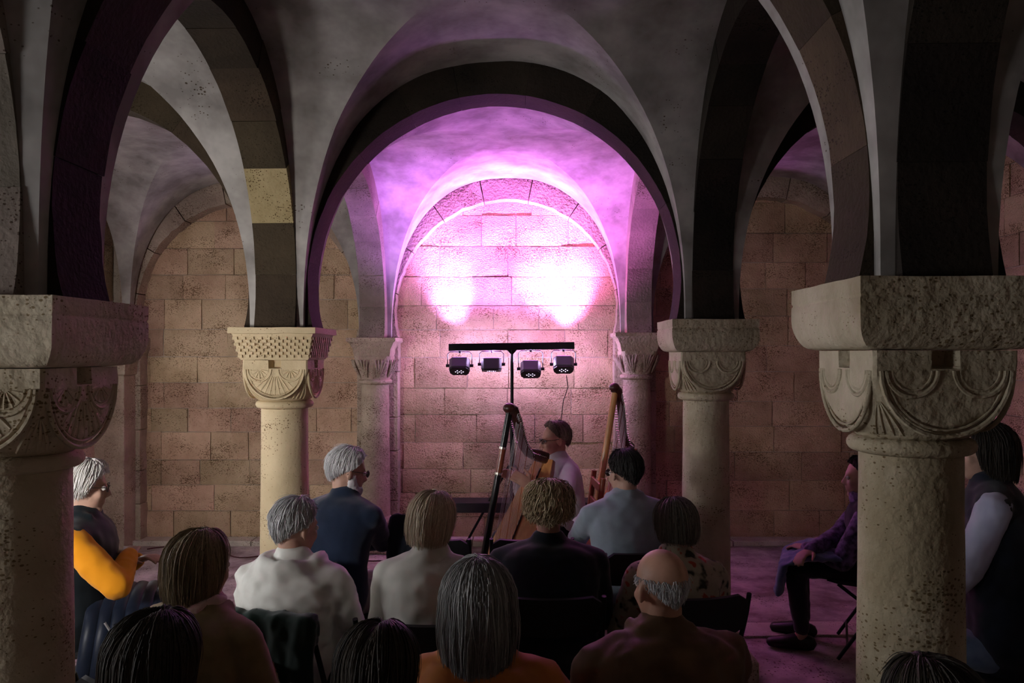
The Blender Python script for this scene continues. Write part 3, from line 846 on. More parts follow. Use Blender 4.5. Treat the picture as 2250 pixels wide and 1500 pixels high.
def hand(mb, Wp, f, nrm, side, curl=0.45, spread=0.10, sc=1.0):
    f = Vector(f).normalized(); nrm = Vector(nrm); nrm = (nrm-f*nrm.dot(f)).normalized(); s = f.cross(nrm)*side
    R = Matrix((s, f, nrm)).transposed()
    mb.ell(Wp+f*0.045*sc, (0.040*sc, 0.052*sc, 0.017*sc), 12, 8, R)
    mb.ell(Wp+f*0.01*sc, (0.027*sc, 0.035*sc, 0.020*sc), 12, 8, R)
    for i, (o, L) in enumerate(((-0.031, 0.062), (-0.011, 0.076), (0.010, 0.081), (0.030, 0.070))):
        p = Wp+f*0.080*sc+s*o*sc; d = (f+s*o*spread*30*0.12).normalized(); pts = [p-f*0.02*sc, p]; c = curl*(0.85+0.12*i)
        for k, fr in enumerate((0.42, 0.32, 0.26)):
            d = (d*math.cos(c)-nrm*math.sin(c)).normalized() if k == 0 else (d-nrm*c*0.75).normalized()
            p = p+d*L*fr*sc; pts.append(p)
        loft(mb, pts, [0.0095*sc, 0.0092*sc, 0.0086*sc, 0.0078*sc, 0.0066*sc], 8, hint=s)
    p = Wp+f*0.022*sc+s*0.032*sc
    d1 = (f*0.65+s*0.75-nrm*0.15).normalized(); d2 = (f*0.9+s*0.3-nrm*0.35).normalized()
    loft(mb, [p-s*0.012*sc, p+d1*0.028*sc, p+d1*0.028*sc+d2*0.030*sc, p+d1*0.028*sc+d2*0.054*sc], [0.013*sc, 0.0115*sc, 0.0098*sc, 0.0072*sc], 8, hint=nrm)

def interp(x, xs, ys): return float(np.interp(x, xs, ys))

def make_hair(parent, hf, spec, mat, seedv, neckz=None):
    """hf: 4x4 head frame. shell that follows the guides + individual strands"""
    rnd = random.Random(seedv)
    A, B, C = 0.0765, 0.0965, 0.0915
    cen = Vector((0, -0.012, 0.030))
    th_f, th_s, th_b = spec.get('ends', (48, 88, 118)); t0 = spec.get('t0', 0.0)
    ds, db = spec.get('drop', (0, 0)); fo = spec.get('open', 55); thick = spec.get('thick', 0.012)
    flare = spec.get('flare', 0.0); curl = spec.get('curl', 0.0); tilt = spec.get('tilt', -12)
    part = spec.get('part', 0.0); vol = spec.get('vol', (1, 1, 1))
    taper = spec.get('taper', 0.10)
    RT = Matrix.Rotation(math.radians(tilt), 3, 'X')
    def guide(phi, s, extra=0.0):
        ad = abs(math.degrees((phi+math.pi) % (2*math.pi)-math.pi))
        the = interp(ad, [0, 40, 90, 135, 180], [th_f, th_f+6, th_s, (th_s+th_b)/2, th_b])
        dr = interp(ad, [0, fo-12, fo+8, 90, 180], [0, 0, ds*0.9, ds, db])
        start = t0
        the_arc = min(the, 96) if dr > 0 else the
        arcl = math.radians(max(1, the_arc-start))*0.095; tot = arcl+dr
        q = s*tot
        tk = thick*(0.75+0.45*math.sin(min(1, s*1.2)*math.pi)) + extra
        if q <= arcl or dr <= 0:
            th = math.radians(start+(the_arc-start)*(q/arcl if dr > 0 else s))
            z_drop = 0
        else:
            th = math.radians(the_arc); z_drop = q-arcl
        sp, cp = math.sin(phi), math.cos(phi)
        p = Vector((math.sin(th)*sp*(A+tk)*vol[0], math.sin(th)*cp*(B+tk)*vol[1], math.cos(th)*(C+tk)*vol[2]))
        w = min(1.0, max(0.0, 1.0-math.degrees(th)/80.0)) if th_b < 200 else 0
        if t0 == 0: p = p.lerp(RT @ p, w)
        if z_drop > 0:
            k = min(1.15, z_drop/max(dr, 1e-4))
            m = 1+flare*math.sin(k*math.pi*0.75)-taper*k*k
            p = Vector((p.x*m, p.y*m, p.z-z_drop))
        if part and dr >= 0:
            p.z -= part*math.exp(-(p.x/0.010)**2)*max(0, p.z)/C*0.012
        return cen+p
    vs = []; fs = []; tone = []
    nphi, nt = 64, 14
    for i in range(nphi):
        ph = 2*math.pi*i/nphi
        for k in range(nt+1):
            p = guide(ph, k/nt, -0.003)
            if curl: p += Vector((mnoise.noise(p*38), mnoise.noise(p*38+Vector((5, 0, 0))), mnoise.noise(p*38+Vector((0, 5, 0)))))*curl*1.1
            vs.append(p); tone.append(0.12+0.25*rnd.random())
    for i in range(nphi):
        for k in range(nt): fs.append((i*(nt+1)+k, ((i+1) % nphi)*(nt+1)+k, ((i+1) % nphi)*(nt+1)+k+1, i*(nt+1)+k+1))
    ns_, segs, rr = spec.get('n', 900), spec.get('segs', 7), spec.get('r', 0.0021); ln = spec.get('len', 1.0); jit = spec.get('jit', 0.004)
    wave = spec.get('wave', 0.003)
    for q in range(ns_):
        ph = rnd.uniform(-math.pi, math.pi); s0 = rnd.random()**0.9*(1-ln*0.35) if ln < 1 else rnd.random()*0.55
        s1 = min(1.0+rnd.uniform(-0.06, 0.05), s0+ln*rnd.uniform(0.7, 1.2)) if ln < 1 else 1.0+rnd.uniform(-0.12, 0.05)
        s1 = max(s1, s0+0.12)
        ex = rnd.uniform(0, jit)+(rnd.random() < 0.08)*rnd.uniform(0, 0.010); ph1 = ph+rnd.gauss(0, spec.get('mess', 0.10)); fz = rnd.uniform(0, 6.28); tn = min(1, max(0, rnd.gauss(0.46, 0.20)+0.55*mnoise.noise(Vector((ph*4.2, seedv, 0)))+0.25*mnoise.noise(Vector((ph*13, seedv, 4))))); cl = rnd.uniform(-0.09, 0.09) if ln < 1 else rnd.uniform(-0.03, 0.03)
        pts = []
        for k in range(segs+1):
            t = k/segs; s = s0+(s1-s0)*t
            p = guide(ph+(ph1-ph)*t+cl*t+wave*6*math.sin(t*5+fz), min(s, 1.15), ex*(0.3+t*(1.2 if ln < 1 else 0.7)))
            if curl:
                cf = spec.get('cfreq', 9.0)
                p += Vector((math.sin(t*cf+fz), math.cos(t*cf*1.1+fz), math.sin(t*cf*0.9+fz*2)))*curl*(0.3+0.7*t)
            pts.append(p)
        b = len(vs); prev = None
        for k, p in enumerate(pts):
            t = (pts[min(k+1, segs)]-pts[max(k-1, 0)]);
            t = t.normalized() if t.length > 1e-7 else Vector((0, 0, -1))
            a = t.cross(p-cen)
            a = a.normalized() if a.length > 1e-6 else t.orthogonal().normalized()
            c2 = t.cross(a); rad = rr*(1.0-0.75*(k/segs)**2)
            for j in range(3):
                an = 2*math.pi*j/3; vs.append(p+(a*math.cos(an)*1.4+c2*math.sin(an)*0.8)*rad); tone.append(tn)
        for k in range(segs):
            for j in range(3): fs.append((b+k*3+j, b+k*3+(j+1) % 3, b+k*3+3+(j+1) % 3, b+k*3+3+j))
    vs = [hf @ Vector(v) for v in vs]
    if neckz is not None:      # long hair rests on the shoulders
        vs = [Vector((v.x, v.y - max(0, (neckz-v.z))*0.35, v.z)) if v.z < neckz else v for v in vs]
    o = mesh_obj('hair', vs, fs, mat, parent, True)
    at = o.data.attributes.new('tone', 'FLOAT', 'POINT')
    if len(o.data.vertices) == len(tone): at.data.foreach_set('value', tone)
    return o

def glasses(parent, hf, col=None):
    mb = MB()
    for s in (-1, 1):
        pts = []
        for k in range(14):
            a = 2*math.pi*k/14; pts.append(hf @ Vector((s*0.033+0.024*math.cos(a), 0.101-0.010*abs(math.cos(a))*(1 if s*math.cos(a) > 0 else 0.2), 0.006+0.018*math.sin(a))))
        mb.tube(pts, 0.0017, 6, closed=True)
        mb.tube([hf @ Vector((s*0.057, 0.092, 0.010)), hf @ Vector((s*0.082, 0.04, 0.012)), hf @ Vector((s*0.084, -0.01, 0.012)), hf @ Vector((s*0.084, -0.03, -0.008))], 0.0016, 6)
    mb.tube([hf @ Vector((-0.010, 0.102, 0.010)), hf @ Vector((0, 0.106, 0.013)), hf @ Vector((0.010, 0.102, 0.010))], 0.0016, 6)
    gl = mb.build('spectacles', col or M['glass_frame'], parent, smooth=60)
    for s in (-1, 1):
        mb = MB(); pts = [hf @ Vector((s*0.033+0.022*math.cos(2*math.pi*k/14), 0.099, 0.006+0.0165*math.sin(2*math.pi*k/14))) for k in range(14)]
        pts2 = [hf @ Vector((s*0.033+0.022*math.cos(2*math.pi*k/14), 0.0975, 0.006+0.0165*math.sin(2*math.pi*k/14))) for k in range(14)]
        mb.add(pts+pts2, [tuple(range(14)), tuple(range(27, 13, -1))]+[(k, (k+1) % 14, 14+(k+1) % 14, 14+k) for k in range(14)])
        mb.build('lens', M['lens'], gl)

def person(label, head_xy, ztop, heading, top, trousers=None, hair=None, hairmat=None, lean=0.06, head=(0, 0, 0), hands=None, skin=SKIN,
           voxel=0.0095, build=1.0, collar=None, collar_mat=None, hood=False, specs=False, sleeves=None, beard=None, seedv=1, legs=None, shoes=True,
           shoulder=0.0, vox_top=0.012, elbows=None, curl=0.45, fold=0.006, hand_n=None, scarf=None, feet=None, hand_f=None, lower=True):
    trousers = trousers or M['dark_trousers']
    hd = math.radians(heading); Rz = Matrix.Rotation(hd, 3, 'Z')
    base = Vector((head_xy[0], head_xy[1], 0)) - Rz @ Vector((0, lean*1.15, 0))
    root = empty('person', base, hd, label=label, cat='person', group='people in the crypt')
    inv = Matrix.Translation(base) @ Rz.to_4x4(); inv = inv.inverted()
    loc = lambda wv: inv @ Vector(wv)
    zt = ztop-0.014; hz = zt-0.120; nb = zt-0.248; zp = 0.55; L = nb-zp
    hc = Vector((0, lean*1.15, hz))
    yaw, pitch, roll = [math.radians(a) for a in head]
    HR = Matrix.Rotation(yaw, 3, 'Z') @ Matrix.Rotation(pitch, 3, 'X') @ Matrix.Rotation(roll, 3, 'Y')
    hf = Matrix.Translation(hc) @ HR.to_4x4()
    b = build
    def torso(mb, e):
        ys = lambda f: lean*f**1.5
        prof = [(-0.04, .165, .120), (0.06, .172, .128), (0.32, .152, .115), (0.52, .160, .118), (0.72, .172, .116), (0.86, .168, .100), (0.945, .120, .078), (1.0, .068, .062)]
        loft(mb, [(0, ys(max(f, 0))-0.01, zp+L*f) for f, _, _ in prof], [((x+e)*b if f < 0.95 else x+e, (y+e)*b if f < .95 else y+e) for f, x, y in prof], 22, hint=(1, 0, 0))
        for s in (-1, 1):
            mb.ell((s*0.150*b, lean*0.85-0.008, nb-0.074+shoulder), (0.056+e, 0.054+e, 0.044+e), 14, 10)
            loft(mb, [(0, lean*0.95-0.012, nb-0.035), (s*0.075*b, lean*0.9-0.010, nb-0.048+shoulder*0.6), (s*0.150*b, lean*0.86-0.008, nb-0.070+shoulder)], [(.058+e, .050+e), (.058+e, .048+e), (.052+e, .042+e)], 14, hint=(0, 1, 0))
    hj = {s: Vector((s*0.168*b, lean*0.86-0.005, nb-0.080+shoulder)) for s in (-1, 1)}
    tg = {}; el = {}
    for s in (-1, 1):
        t = hands.get(s) if hands else None
        t = loc(t) if t is not None else Vector((s*0.07, 0.30, 0.63))
        hint = elbows.get(s) if elbows and s in elbows else (s*0.75, -0.45, -0.9)
        el[s], tg[s] = ik(hj[s], t, 0.285, 0.255, hint)
    def arms(mb, e, endcut=0.0, only=None):
        for s in (-1, 1):
            W = tg[s]-(tg[s]-el[s]).normalized()*endcut
            loft(mb, [hj[s], hj[s].lerp(el[s], .5), el[s]], [.050+e, .045+e, .040+e], 14)
            loft(mb, [el[s], el[s].lerp(W, .35), W], [.040+e, .037+e, .027+e], 14)
    knees = {}; ank = {}
    for s in (-1, 1):
        k = legs.get(s) if legs else None
        knees[s] = loc(k[0]) if k else Vector((s*0.115, 0.44, 0.50)); ank[s] = loc(k[1]) if k else Vector((s*0.115, 0.40, 0.105))
    def legsf(mb, e, cut=0.0):
        for s in (-1, 1):
            hp = Vector((s*0.085, 0.0, 0.54)); A_ = ank[s].lerp(knees[s], cut)
            loft(mb, [hp, hp.lerp(knees[s], .5), knees[s]], [.082+e, .070+e, .054+e], 14)
            loft(mb, [knees[s], knees[s].lerp(A_, .35), A_], [.052+e, .050+e, .034+e], 14)
    # ---- body, one continuous surface
    mb = MB(); T = lambda p: hf @ Vector(p)
    torso(mb, -0.006); arms(mb, -0.004); legsf(mb, -0.006)
    mb.ell(T((0, -0.012, 0.030)), (0.074, 0.094, 0.088), 24, 16, HR)
    mb.ell(T((0, 0.026, -0.036)), (0.0585, 0.064, 0.078), 20, 14, HR)
    mb.ell(T((0, 0.064, -0.098)), (0.026, 0.022, 0.021), 12, 8, HR)
    mb.ell(T((0, 0.070, 0.026)), (0.050, 0.020, 0.015), 14, 8, HR)
    for s in (-1, 1):
        mb.ell(T((s*0.036, 0.060, -0.026)), (0.023, 0.023, 0.028), 12, 8, HR)
        er = HR @ Matrix.Rotation(s*0.35, 3, 'Z')
        mb.ell(T((s*0.079, -0.012, -0.006)), (0.0095, 0.020, 0.033), 12, 10, er)
        mb.ell(T((s*0.0115, 0.096, -0.034)), (0.010, 0.011, 0.009), 10, 8, HR)
    loft(mb, [T((0, 0.082, 0.018)), T((0, 0.098, -0.010)), T((0, 0.107, -0.028))], [(.008, .008), (.009, .010), (.012, .011)], 10, hint=HR @ Vector((1, 0, 0)))
    mb.ell(T((0, 0.083, -0.058)), (0.022, 0.010, 0.006), 12, 6, HR); mb.ell(T((0, 0.082, -0.069)), (0.019, 0.010, 0.007), 12, 6, HR)
    loft(mb, [T((0, -0.018, -0.05)), (T((0, -0.012, -0.115))+Vector((0, lean, nb+0.03)))/2, Vector((0, lean-0.012, nb-0.04))], [(.052, .056), (.053, .055), (.062, .06)], 16, hint=(1, 0, 0))
    for s in (-1, 1):
        fd = (tg[s]-el[s]).normalized()
        if hand_f and s in hand_f: fd = Rz.inverted() @ Vector(hand_f[s])
        nn = Rz.inverted() @ Vector(hand_n[s]) if hand_n and s in hand_n else Vector((0, 0.1, 1))
        hand(mb, tg[s], fd, nn, -s, curl)
        fdv = (feet[s] if feet else Vector((s*0.12, 1, 0)))
        fdv = Vector(fdv).normalized()
        loft(mb, [ank[s], ank[s]+Vector((0, 0, -0.05))+fdv*0.02, Vector((ank[s].x, ank[s].y, 0.035))+fdv*0.10, Vector((ank[s].x, ank[s].y, 0.028))+fdv*0.16], [.036, .040, (.042, .028), (.038, .02)], 12, hint=fdv.cross(Vector((0, 0, 1))))
    body = fused(mb, 'body', skin, root, voxel, 3)
    for s in (-1, 1):
        e_ = MB().ell(T((s*0.031, 0.0795, 0.004)), (0.0115, 0.0115, 0.0115), 12, 8).build('eye', M['eye'], body, smooth=80)
        MB().ell(T((s*0.031, 0.0885, 0.004)), (0.0052, 0.0042, 0.0052), 10, 6).build('iris', M['iris'], e_, smooth=80)
    # ---- clothing
    mb = MB(); torso(mb, 0.016)
    if sleeves is None: arms(mb, 0.013, 0.02)
    else:
        for s in (-1, 1): mb.ell(hj[s]-Vector((s*0.03, 0, -0.006)), (0.050, 0.052, 0.050), 14, 10)
    if hood:
        hb = nb-0.015
        loft(mb, [(-0.105, lean+0.03, hb+0.012), (-0.112, lean-0.05, hb+0.004), (-0.075, lean-0.115, hb-0.010), (0, lean-0.140, hb-0.018), (0.075, lean-0.115, hb-0.010), (0.112, lean-0.05, hb+0.004), (0.105, lean+0.03, hb+0.012)], [(.034, .022), (.046, .026), (.056, .030), (.060, .032), (.056, .030), (.046, .026), (.034, .022)], 12, hint=(0, 0, 1))
        loft(mb, [(-0.085, lean-0.10, hb-0.06), (-0.05, lean-0.135, hb-0.13), (0, lean-0.145, hb-0.16), (0.05, lean-0.135, hb-0.13), (0.085, lean-0.10, hb-0.06)], [.030, .036, .040, .036, .030], 12)
        loft(mb, [(-0.15, lean-0.06, hb-0.10), (0, lean-0.125, hb-0.20), (0.15, lean-0.06, hb-0.10)], [.022, .026, .022], 10)
    if collar == 'coat':
        loft(mb, [(-0.085, lean+0.05, nb-0.005), (-0.082, lean-0.045, nb+0.012), (0, lean-0.082, nb+0.016), (0.082, lean-0.045, nb+0.012), (0.085, lean+0.05, nb-0.005)], [(.030, .014)]*5, 12, hint=(0, 0, 1))
    tp = fused(mb, 'top', top, root, vox_top, 4, (fold, (7, 7, 9), seedv*3.7))
    if collar in ('shirt', 'band'):
        m2 = MB(); n = 28; vs = []; fs = []
        for k in range(n):
            a = 2*math.pi*k/n
            for (rr, z) in ((0.070, nb-0.03), (0.067, nb+0.022), (0.060, nb+0.026), (0.060, nb-0.03)):
                dip = 0.020*max(0, math.sin(a))
                vs.append((rr*math.cos(a)*1.0, lean-0.012+rr*math.sin(a)*1.05, z-dip))
        for k in range(n):
            for q in range(4): fs.append((k*4+q, ((k+1) % n)*4+q, ((k+1) % n)*4+(q+1) % 4, k*4+(q+1) % 4))
        m2.add(vs, fs).build('collar', collar_mat or top, tp, smooth=60)
    if sleeves is not None:
        for s in (-1, 1):
            m2 = MB(); W = tg[s]
            loft(m2, [hj[s]+Vector((-s*0.01, 0, 0)), hj[s].lerp(el[s], .5), el[s]], [.068, .066, .060], 14)
            loft(m2, [el[s], el[s].lerp(W, .35), W], [.058, .054, .041], 14)
            fused(m2, 'sleeve', sleeves, tp, 0.010, 4, (fold*0.7, (9, 9, 9), seedv*1.3+s))
    if scarf is not None:
        m2 = MB()
        for k in range(3):
            r0 = 0.070+0.004*k; pts = [(r0*math.cos(a)*1.05, lean-0.01+r0*math.sin(a), nb-0.004+0.018*k+0.008*math.sin(3*a+k)) for a in np.linspace(0, 2*math.pi, 17)[:-1]]
            m2.tube(pts, 0.016, 8, closed=True)
        fused(m2, 'scarf', scarf, root, 0.008, 3, (0.004, (16, 16, 16), seedv))
    if lower:
        mb = MB(); legsf(mb, 0.010, 0.06); loft(mb, [(-0.08, -0.01, 0.535), (0.08, -0.01, 0.535)], [(.115, .10)]*2, 14, hint=(0, 1, 0))
        fused(mb, 'trousers', trousers, root, 0.013, 3, (0.005, (8, 8, 8), seedv*2.1))
    if shoes:
        for s in (-1, 1):
            m2 = MB(); fdv = Vector(feet[s] if feet else (s*0.12, 1, 0)).normalized(); A0 = Vector((ank[s].x, ank[s].y, 0))
            loft(m2, [A0+Vector((0, 0, 0.045))-fdv*0.045, A0+Vector((0, 0, 0.05))+fdv*0.03, A0+Vector((0, 0, 0.040))+fdv*0.11, A0+Vector((0, 0, 0.034))+fdv*0.175], [(.038, .044), (.044, .050), (.046, .038), (.036, .030)], 14, hint=fdv.cross(Vector((0, 0, 1))))
            m2.build('shoe', M['shoe'], root, smooth=60)
    if hair: make_hair(root, hf, hair, hairmat, seedv*13+1, neckz=(nb+0.02) if hair.get('long') else None)
    if beard is not None:
        m2 = MB(); m2.ell(T((0, 0.050, -0.088)), (0.050, 0.048, 0.036), 16, 10, HR)
        for s in (-1, 1): loft(m2, [T((s*0.068, 0.004, -0.012)), T((s*0.062, 0.014, -0.055)), T((s*0.040, 0.050, -0.092))], [(.010, .020), (.012, .026), (.018, .026)], 12, hint=HR @ Vector((1, 0, 0)))
        fused(m2, 'beard', beard, root, 0.006, 2, (0.004, (60, 60, 60), seedv))
    if specs: glasses(root, hf)
    return root
# ---- clothing and hair colours
T_ = {}
T_['navy'] = cloth('navy_blazer', (0.007, 0.015, 0.038), (0.010, 0.020, 0.048))
T_['white_jacket'] = cloth('white_rain_jacket', (0.62, 0.62, 0.58), (0.70, 0.70, 0.66), 0.6, 0.1)
T_['white_sweater'] = cloth('cream_sweater', (0.66, 0.65, 0.58), (0.72, 0.71, 0.64))
T_['black_top'] = cloth('black_top', (0.006, 0.008, 0.014), (0.008, 0.012, 0.024))
T_['grey_suit'] = cloth('grey_suit', (0.26, 0.31, 0.36), (0.30, 0.36, 0.42))
def floral():
    m, nt, ns, ln, b = mat_new('floral_blouse_print')
    tc = N(ns, 'ShaderNodeTexCoord'); v = N(ns, 'ShaderNodeTexVoronoi'); v.inputs['Scale'].default_value = 22
    ln.new(tc.outputs['Object'], v.inputs['Vector'])
    n1 = N(ns, 'ShaderNodeTexNoise'); n1.inputs['Scale'].default_value = 16; ln.new(tc.outputs['Object'], n1.inputs['Vector'])
    r = N(ns, 'ShaderNodeValToRGB'); e = r.color_ramp.elements; e[0].position = 0.36; e[0].color = (0.03, 0.03, 0.02, 1); e[1].position = 0.44; e[1].color = (0.42, 0.36, 0.26, 1)
    x = e.new(0.58); x.color = (0.45, 0.39, 0.28, 1); x = e.new(0.62); x.color = (0.42, 0.07, 0.03, 1)
    ln.new(n1.outputs['Fac'], r.inputs['Fac']); ln.new(r.outputs['Color'], b.inputs['Base Color']); b.inputs['Roughness'].default_value = 0.85
    return m
T_['floral'] = floral()
T_['brown'] = cloth('brown_leather_jacket', (0.10, 0.055, 0.028), (0.14, 0.075, 0.036), 0.6, 0.05)
T_['rust'] = cloth('orange_quilted_jacket', (0.42, 0.13, 0.025), (0.50, 0.17, 0.03), 0.7, 0.1)
T_['khaki'] = cloth('khaki_trench_coat', (0.22, 0.17, 0.085), (0.27, 0.21, 0.11), 0.75, 0.1)
T_['vest'] = cloth('black_padded_vest', (0.008, 0.012, 0.016), None, 0.55, 0.1)
T_['orange'] = cloth('amber_sleeve', (0.72, 0.27, 0.008), (0.76, 0.29, 0.01), 0.85, 0.1)
T_['shirt'] = cloth('white_shirt', (0.66, 0.65, 0.68), (0.72, 0.71, 0.74), 0.8, 0.1)
T_['lilac'] = cloth('lilac_sleeve', (0.42, 0.42, 0.58), (0.48, 0.48, 0.62))
T_['purple_print'] = cloth('purple_print_scarf', (0.03, 0.02, 0.05), (0.20, 0.14, 0.30), nscale=30)
T_['pinkscarf'] = cloth('pale_pink_scarf', (0.55, 0.40, 0.36), (0.62, 0.47, 0.42))
Hm = {}
Hm['white'] = hair_mat('white_hair', (0.55, 0.54, 0.55), (0.90, 0.89, 0.90))
Hm['silver'] = hair_mat('silver_hair', (0.34, 0.34, 0.35), (0.80, 0.80, 0.82))
Hm['greywhite'] = hair_mat('grey_white_hair', (0.48, 0.46, 0.44), (0.86, 0.84, 0.82))
Hm['blonde'] = hair_mat('straight_blonde_hair', (0.38, 0.28, 0.18), (0.85, 0.74, 0.58))
Hm['dark_blonde'] = hair_mat('dark_blonde_hair', (0.10, 0.07, 0.035), (0.42, 0.33, 0.20))
Hm['curly_blonde'] = hair_mat('curly_blonde_hair', (0.24, 0.17, 0.08), (0.70, 0.58, 0.38))
Hm['brown_grey'] = hair_mat('dark_greying_hair', (0.008, 0.007, 0.007), (0.05, 0.043, 0.04))
Hm['streak'] = hair_mat('streaked_dark_bob', (0.04, 0.035, 0.025), (0.34, 0.31, 0.25))
Hm['grey_long'] = hair_mat('long_grey_hair', (0.09, 0.085, 0.085), (0.40, 0.39, 0.38))
Hm['dark'] = hair_mat('dark_brown_hair', (0.008, 0.006, 0.005), (0.06, 0.045, 0.032))
Hm['sandy'] = hair_mat('sandy_grey_hair', (0.10, 0.07, 0.05), (0.34, 0.26, 0.20))
SHORT = dict(ends=(46, 96, 96), drop=(0.012, 0.080), open=66, taper=0.30, thick=0.011, n=1700, len=0.34, jit=0.007, r=0.0017, segs=5)
BOB = dict(ends=(50, 96, 96), drop=(0.10, 0.115), open=58, thick=0.014, n=2200, flare=0.05, r=0.0015, segs=8, jit=0.005, part=1.0)

def hxy(px, y): return ((px-1150)/F*y, y)
def zt(py, y): return E-(py-776)/F*y

person('elderly white-bearded man in a navy blazer, turned right, left of centre', hxy(764, 4.0), zt(980, 4.0), -28, T_['navy'], hair=dict(SHORT, thick=0.013, n=1500), hairmat=Hm['white'],
       head=(-30, -12, 0), collar='shirt', collar_mat=T_['shirt'], specs=True, beard=Hm['white'], seedv=5, hands={1: P(845, 1190, 4.35), -1: P(832, 1195, 4.38)}, trousers=M['light_trousers'], shoulder=0.0, build=1.08, lean=0.10, fold=0.004)
person('silver-haired person in a white hooded rain jacket', hxy(650, 3.2), zt(1090, 3.2), -12, T_['white_jacket'], hair=dict(SHORT, n=1500), hairmat=Hm['silver'],
       head=(-24, -8, 0), hood=True, seedv=4, build=1.12, fold=0.013)
person('blonde straight-haired woman in a cream sweater', hxy(950, 3.1), zt(1075, 3.1), -8, T_['white_sweater'], hair=dict(BOB, drop=(0.085, 0.10), thick=0.013), hairmat=Hm['blonde'],
       head=(-12, -4, 5), seedv=6, build=1.04, fold=0.005)
person('curly blonde woman in a black top, before the harp', hxy(1205, 3.4), zt(1060, 3.4), 0, T_['black_top'], hair=dict(ends=(52, 100, 108), drop=(0.03, 0.055), open=60, thick=0.026, n=1700, curl=0.010, cfreq=11, r=0.0028, segs=12, jit=0.012, len=0.6), hairmat=Hm['curly_blonde'],
       head=(0, -4, 0), seedv=7, build=1.22, fold=0.004, skin=SKIN2)
person('dark-haired man in a light grey suit jacket', hxy(1372, 4.1), zt(985, 4.1), 14, T_['grey_suit'], hair=dict(SHORT, thick=0.010), hairmat=Hm['brown_grey'],
       head=(16, -6, 0), seedv=10, build=1.14, collar='coat', specs=True, fold=0.005, hands={-1: P(1284, 1150, 4.5), 1: P(1330, 1170, 4.5)})
person('woman with a streaked dark bob and a floral blouse', hxy(1482, 3.4), zt(1090, 3.4), 8, T_['floral'], hair=dict(BOB, drop=(0.075, 0.08), thick=0.013), hairmat=Hm['streak'],
       head=(10, -4, 0), seedv=11, build=1.0, collar='band')
person('woman with a dark blonde bob in a khaki trench coat', hxy(440, 2.55), zt(1160, 2.55), -22, T_['khaki'], hair=dict(BOB, drop=(0.105, 0.115), thick=0.016), hairmat=Hm['dark_blonde'],
       head=(-8, -3, 0), seedv=2, build=1.16, collar='coat', scarf=T_['pinkscarf'], fold=0.008)
person('bald man with a grey fringe in a brown jacket', hxy(1452, 2.35), zt(1195, 2.35), 10, T_['brown'], hair=dict(ends=(92, 96, 96), t0=84, drop=(0.02, 0.07), open=70, taper=0.28, thick=-0.004, n=1300, len=0.4, jit=0.005, r=0.0014, segs=5), hairmat=Hm['silver'],
       head=(12, -6, 0), seedv=12, build=1.26, collar='coat', fold=0.010, skin=skin_mat('bald_skin', (0.55, 0.30, 0.21)))
person('woman with long grey hair in an orange quilted jacket', hxy(1050, 2.15), zt(1230, 2.15), 0, T_['rust'], hair=dict(ends=(52, 96, 96), drop=(0.15, 0.19), open=62, thick=0.022, n=3000, flare=0.12, r=0.0014, segs=9, jit=0.010, wave=0.006, long=True), hairmat=Hm['grey_long'],
       head=(0, -2, 0), seedv=8, build=1.16, collar='coat', fold=0.009)
person('dark-haired head in the bottom left corner', hxy(345, 1.78), zt(1340, 1.78), -20, T_['black_top'], hair=dict(BOB, drop=(0.11, 0.13), thick=0.018, n=2600), hairmat=Hm['dark'], head=(0, -4, 0), seedv=3)
person('dark-haired head at the bottom, left of the grey-haired woman', hxy(830, 1.82), zt(1365, 1.82), 24, T_['black_top'], hair=dict(BOB, drop=(0.06, 0.08), thick=0.016, n=2400), hairmat=Hm['dark'], head=(-34, -10, 0), seedv=9)
person('dark head at the foot of the nearest right column', hxy(2045, 1.50), zt(1440, 1.50), 48, T_['black_top'], hair=dict(BOB, drop=(0.05, 0.06)), hairmat=Hm['dark'], head=(-25, -6, 0), seedv=15)
person('white-haired woman in a black vest with amber sleeves, far left', hxy(186, 3.6), zt(1008, 3.6), -72, T_['vest'], sleeves=T_['orange'],
       hair=dict(ends=(58, 98, 104), drop=(0.055, 0.06), open=64, thick=0.017, n=1700, curl=0.007, cfreq=6, r=0.0023, segs=9, jit=0.008), hairmat=Hm['greywhite'],
       head=(8, -6, 0), specs=True, seedv=1, build=1.2, hands={-1: P(300, 1232, 3.80), 1: P(282, 1222, 3.62)}, elbows={1: (1.0, 0.0, -0.30), -1: (-0.5, -0.5, -1)}, voxel=0.0075, collar='coat', lean=0.02)
person('woman in black with a purple print scarf, beside the nearest right column', hxy(1893, 4.6), zt(1000, 4.6), 68, T_['black_top'], hair=dict(SHORT, thick=0.012), hairmat=Hm['dark'],
       head=(6, -2, 0), specs=False, seedv=13, build=1.05, scarf=T_['purple_print'], sleeves=T_['purple_print'], hands={-1: P(1772, 1205, 4.68), 1: P(1780, 1210, 4.5)}, voxel=0.0085)
person('dark-haired person with lilac sleeves behind the nearest right column', hxy(2165, 3.3), zt(925, 3.3), 62, T_['black_top'], sleeves=T_['lilac'], trousers=M['jeans'],
       hair=dict(BOB, drop=(0.12, 0.14), thick=0.016), hairmat=Hm['dark'], head=(4, -2, 0), seedv=14, build=1.08, collar='shirt', collar_mat=T_['lilac'])
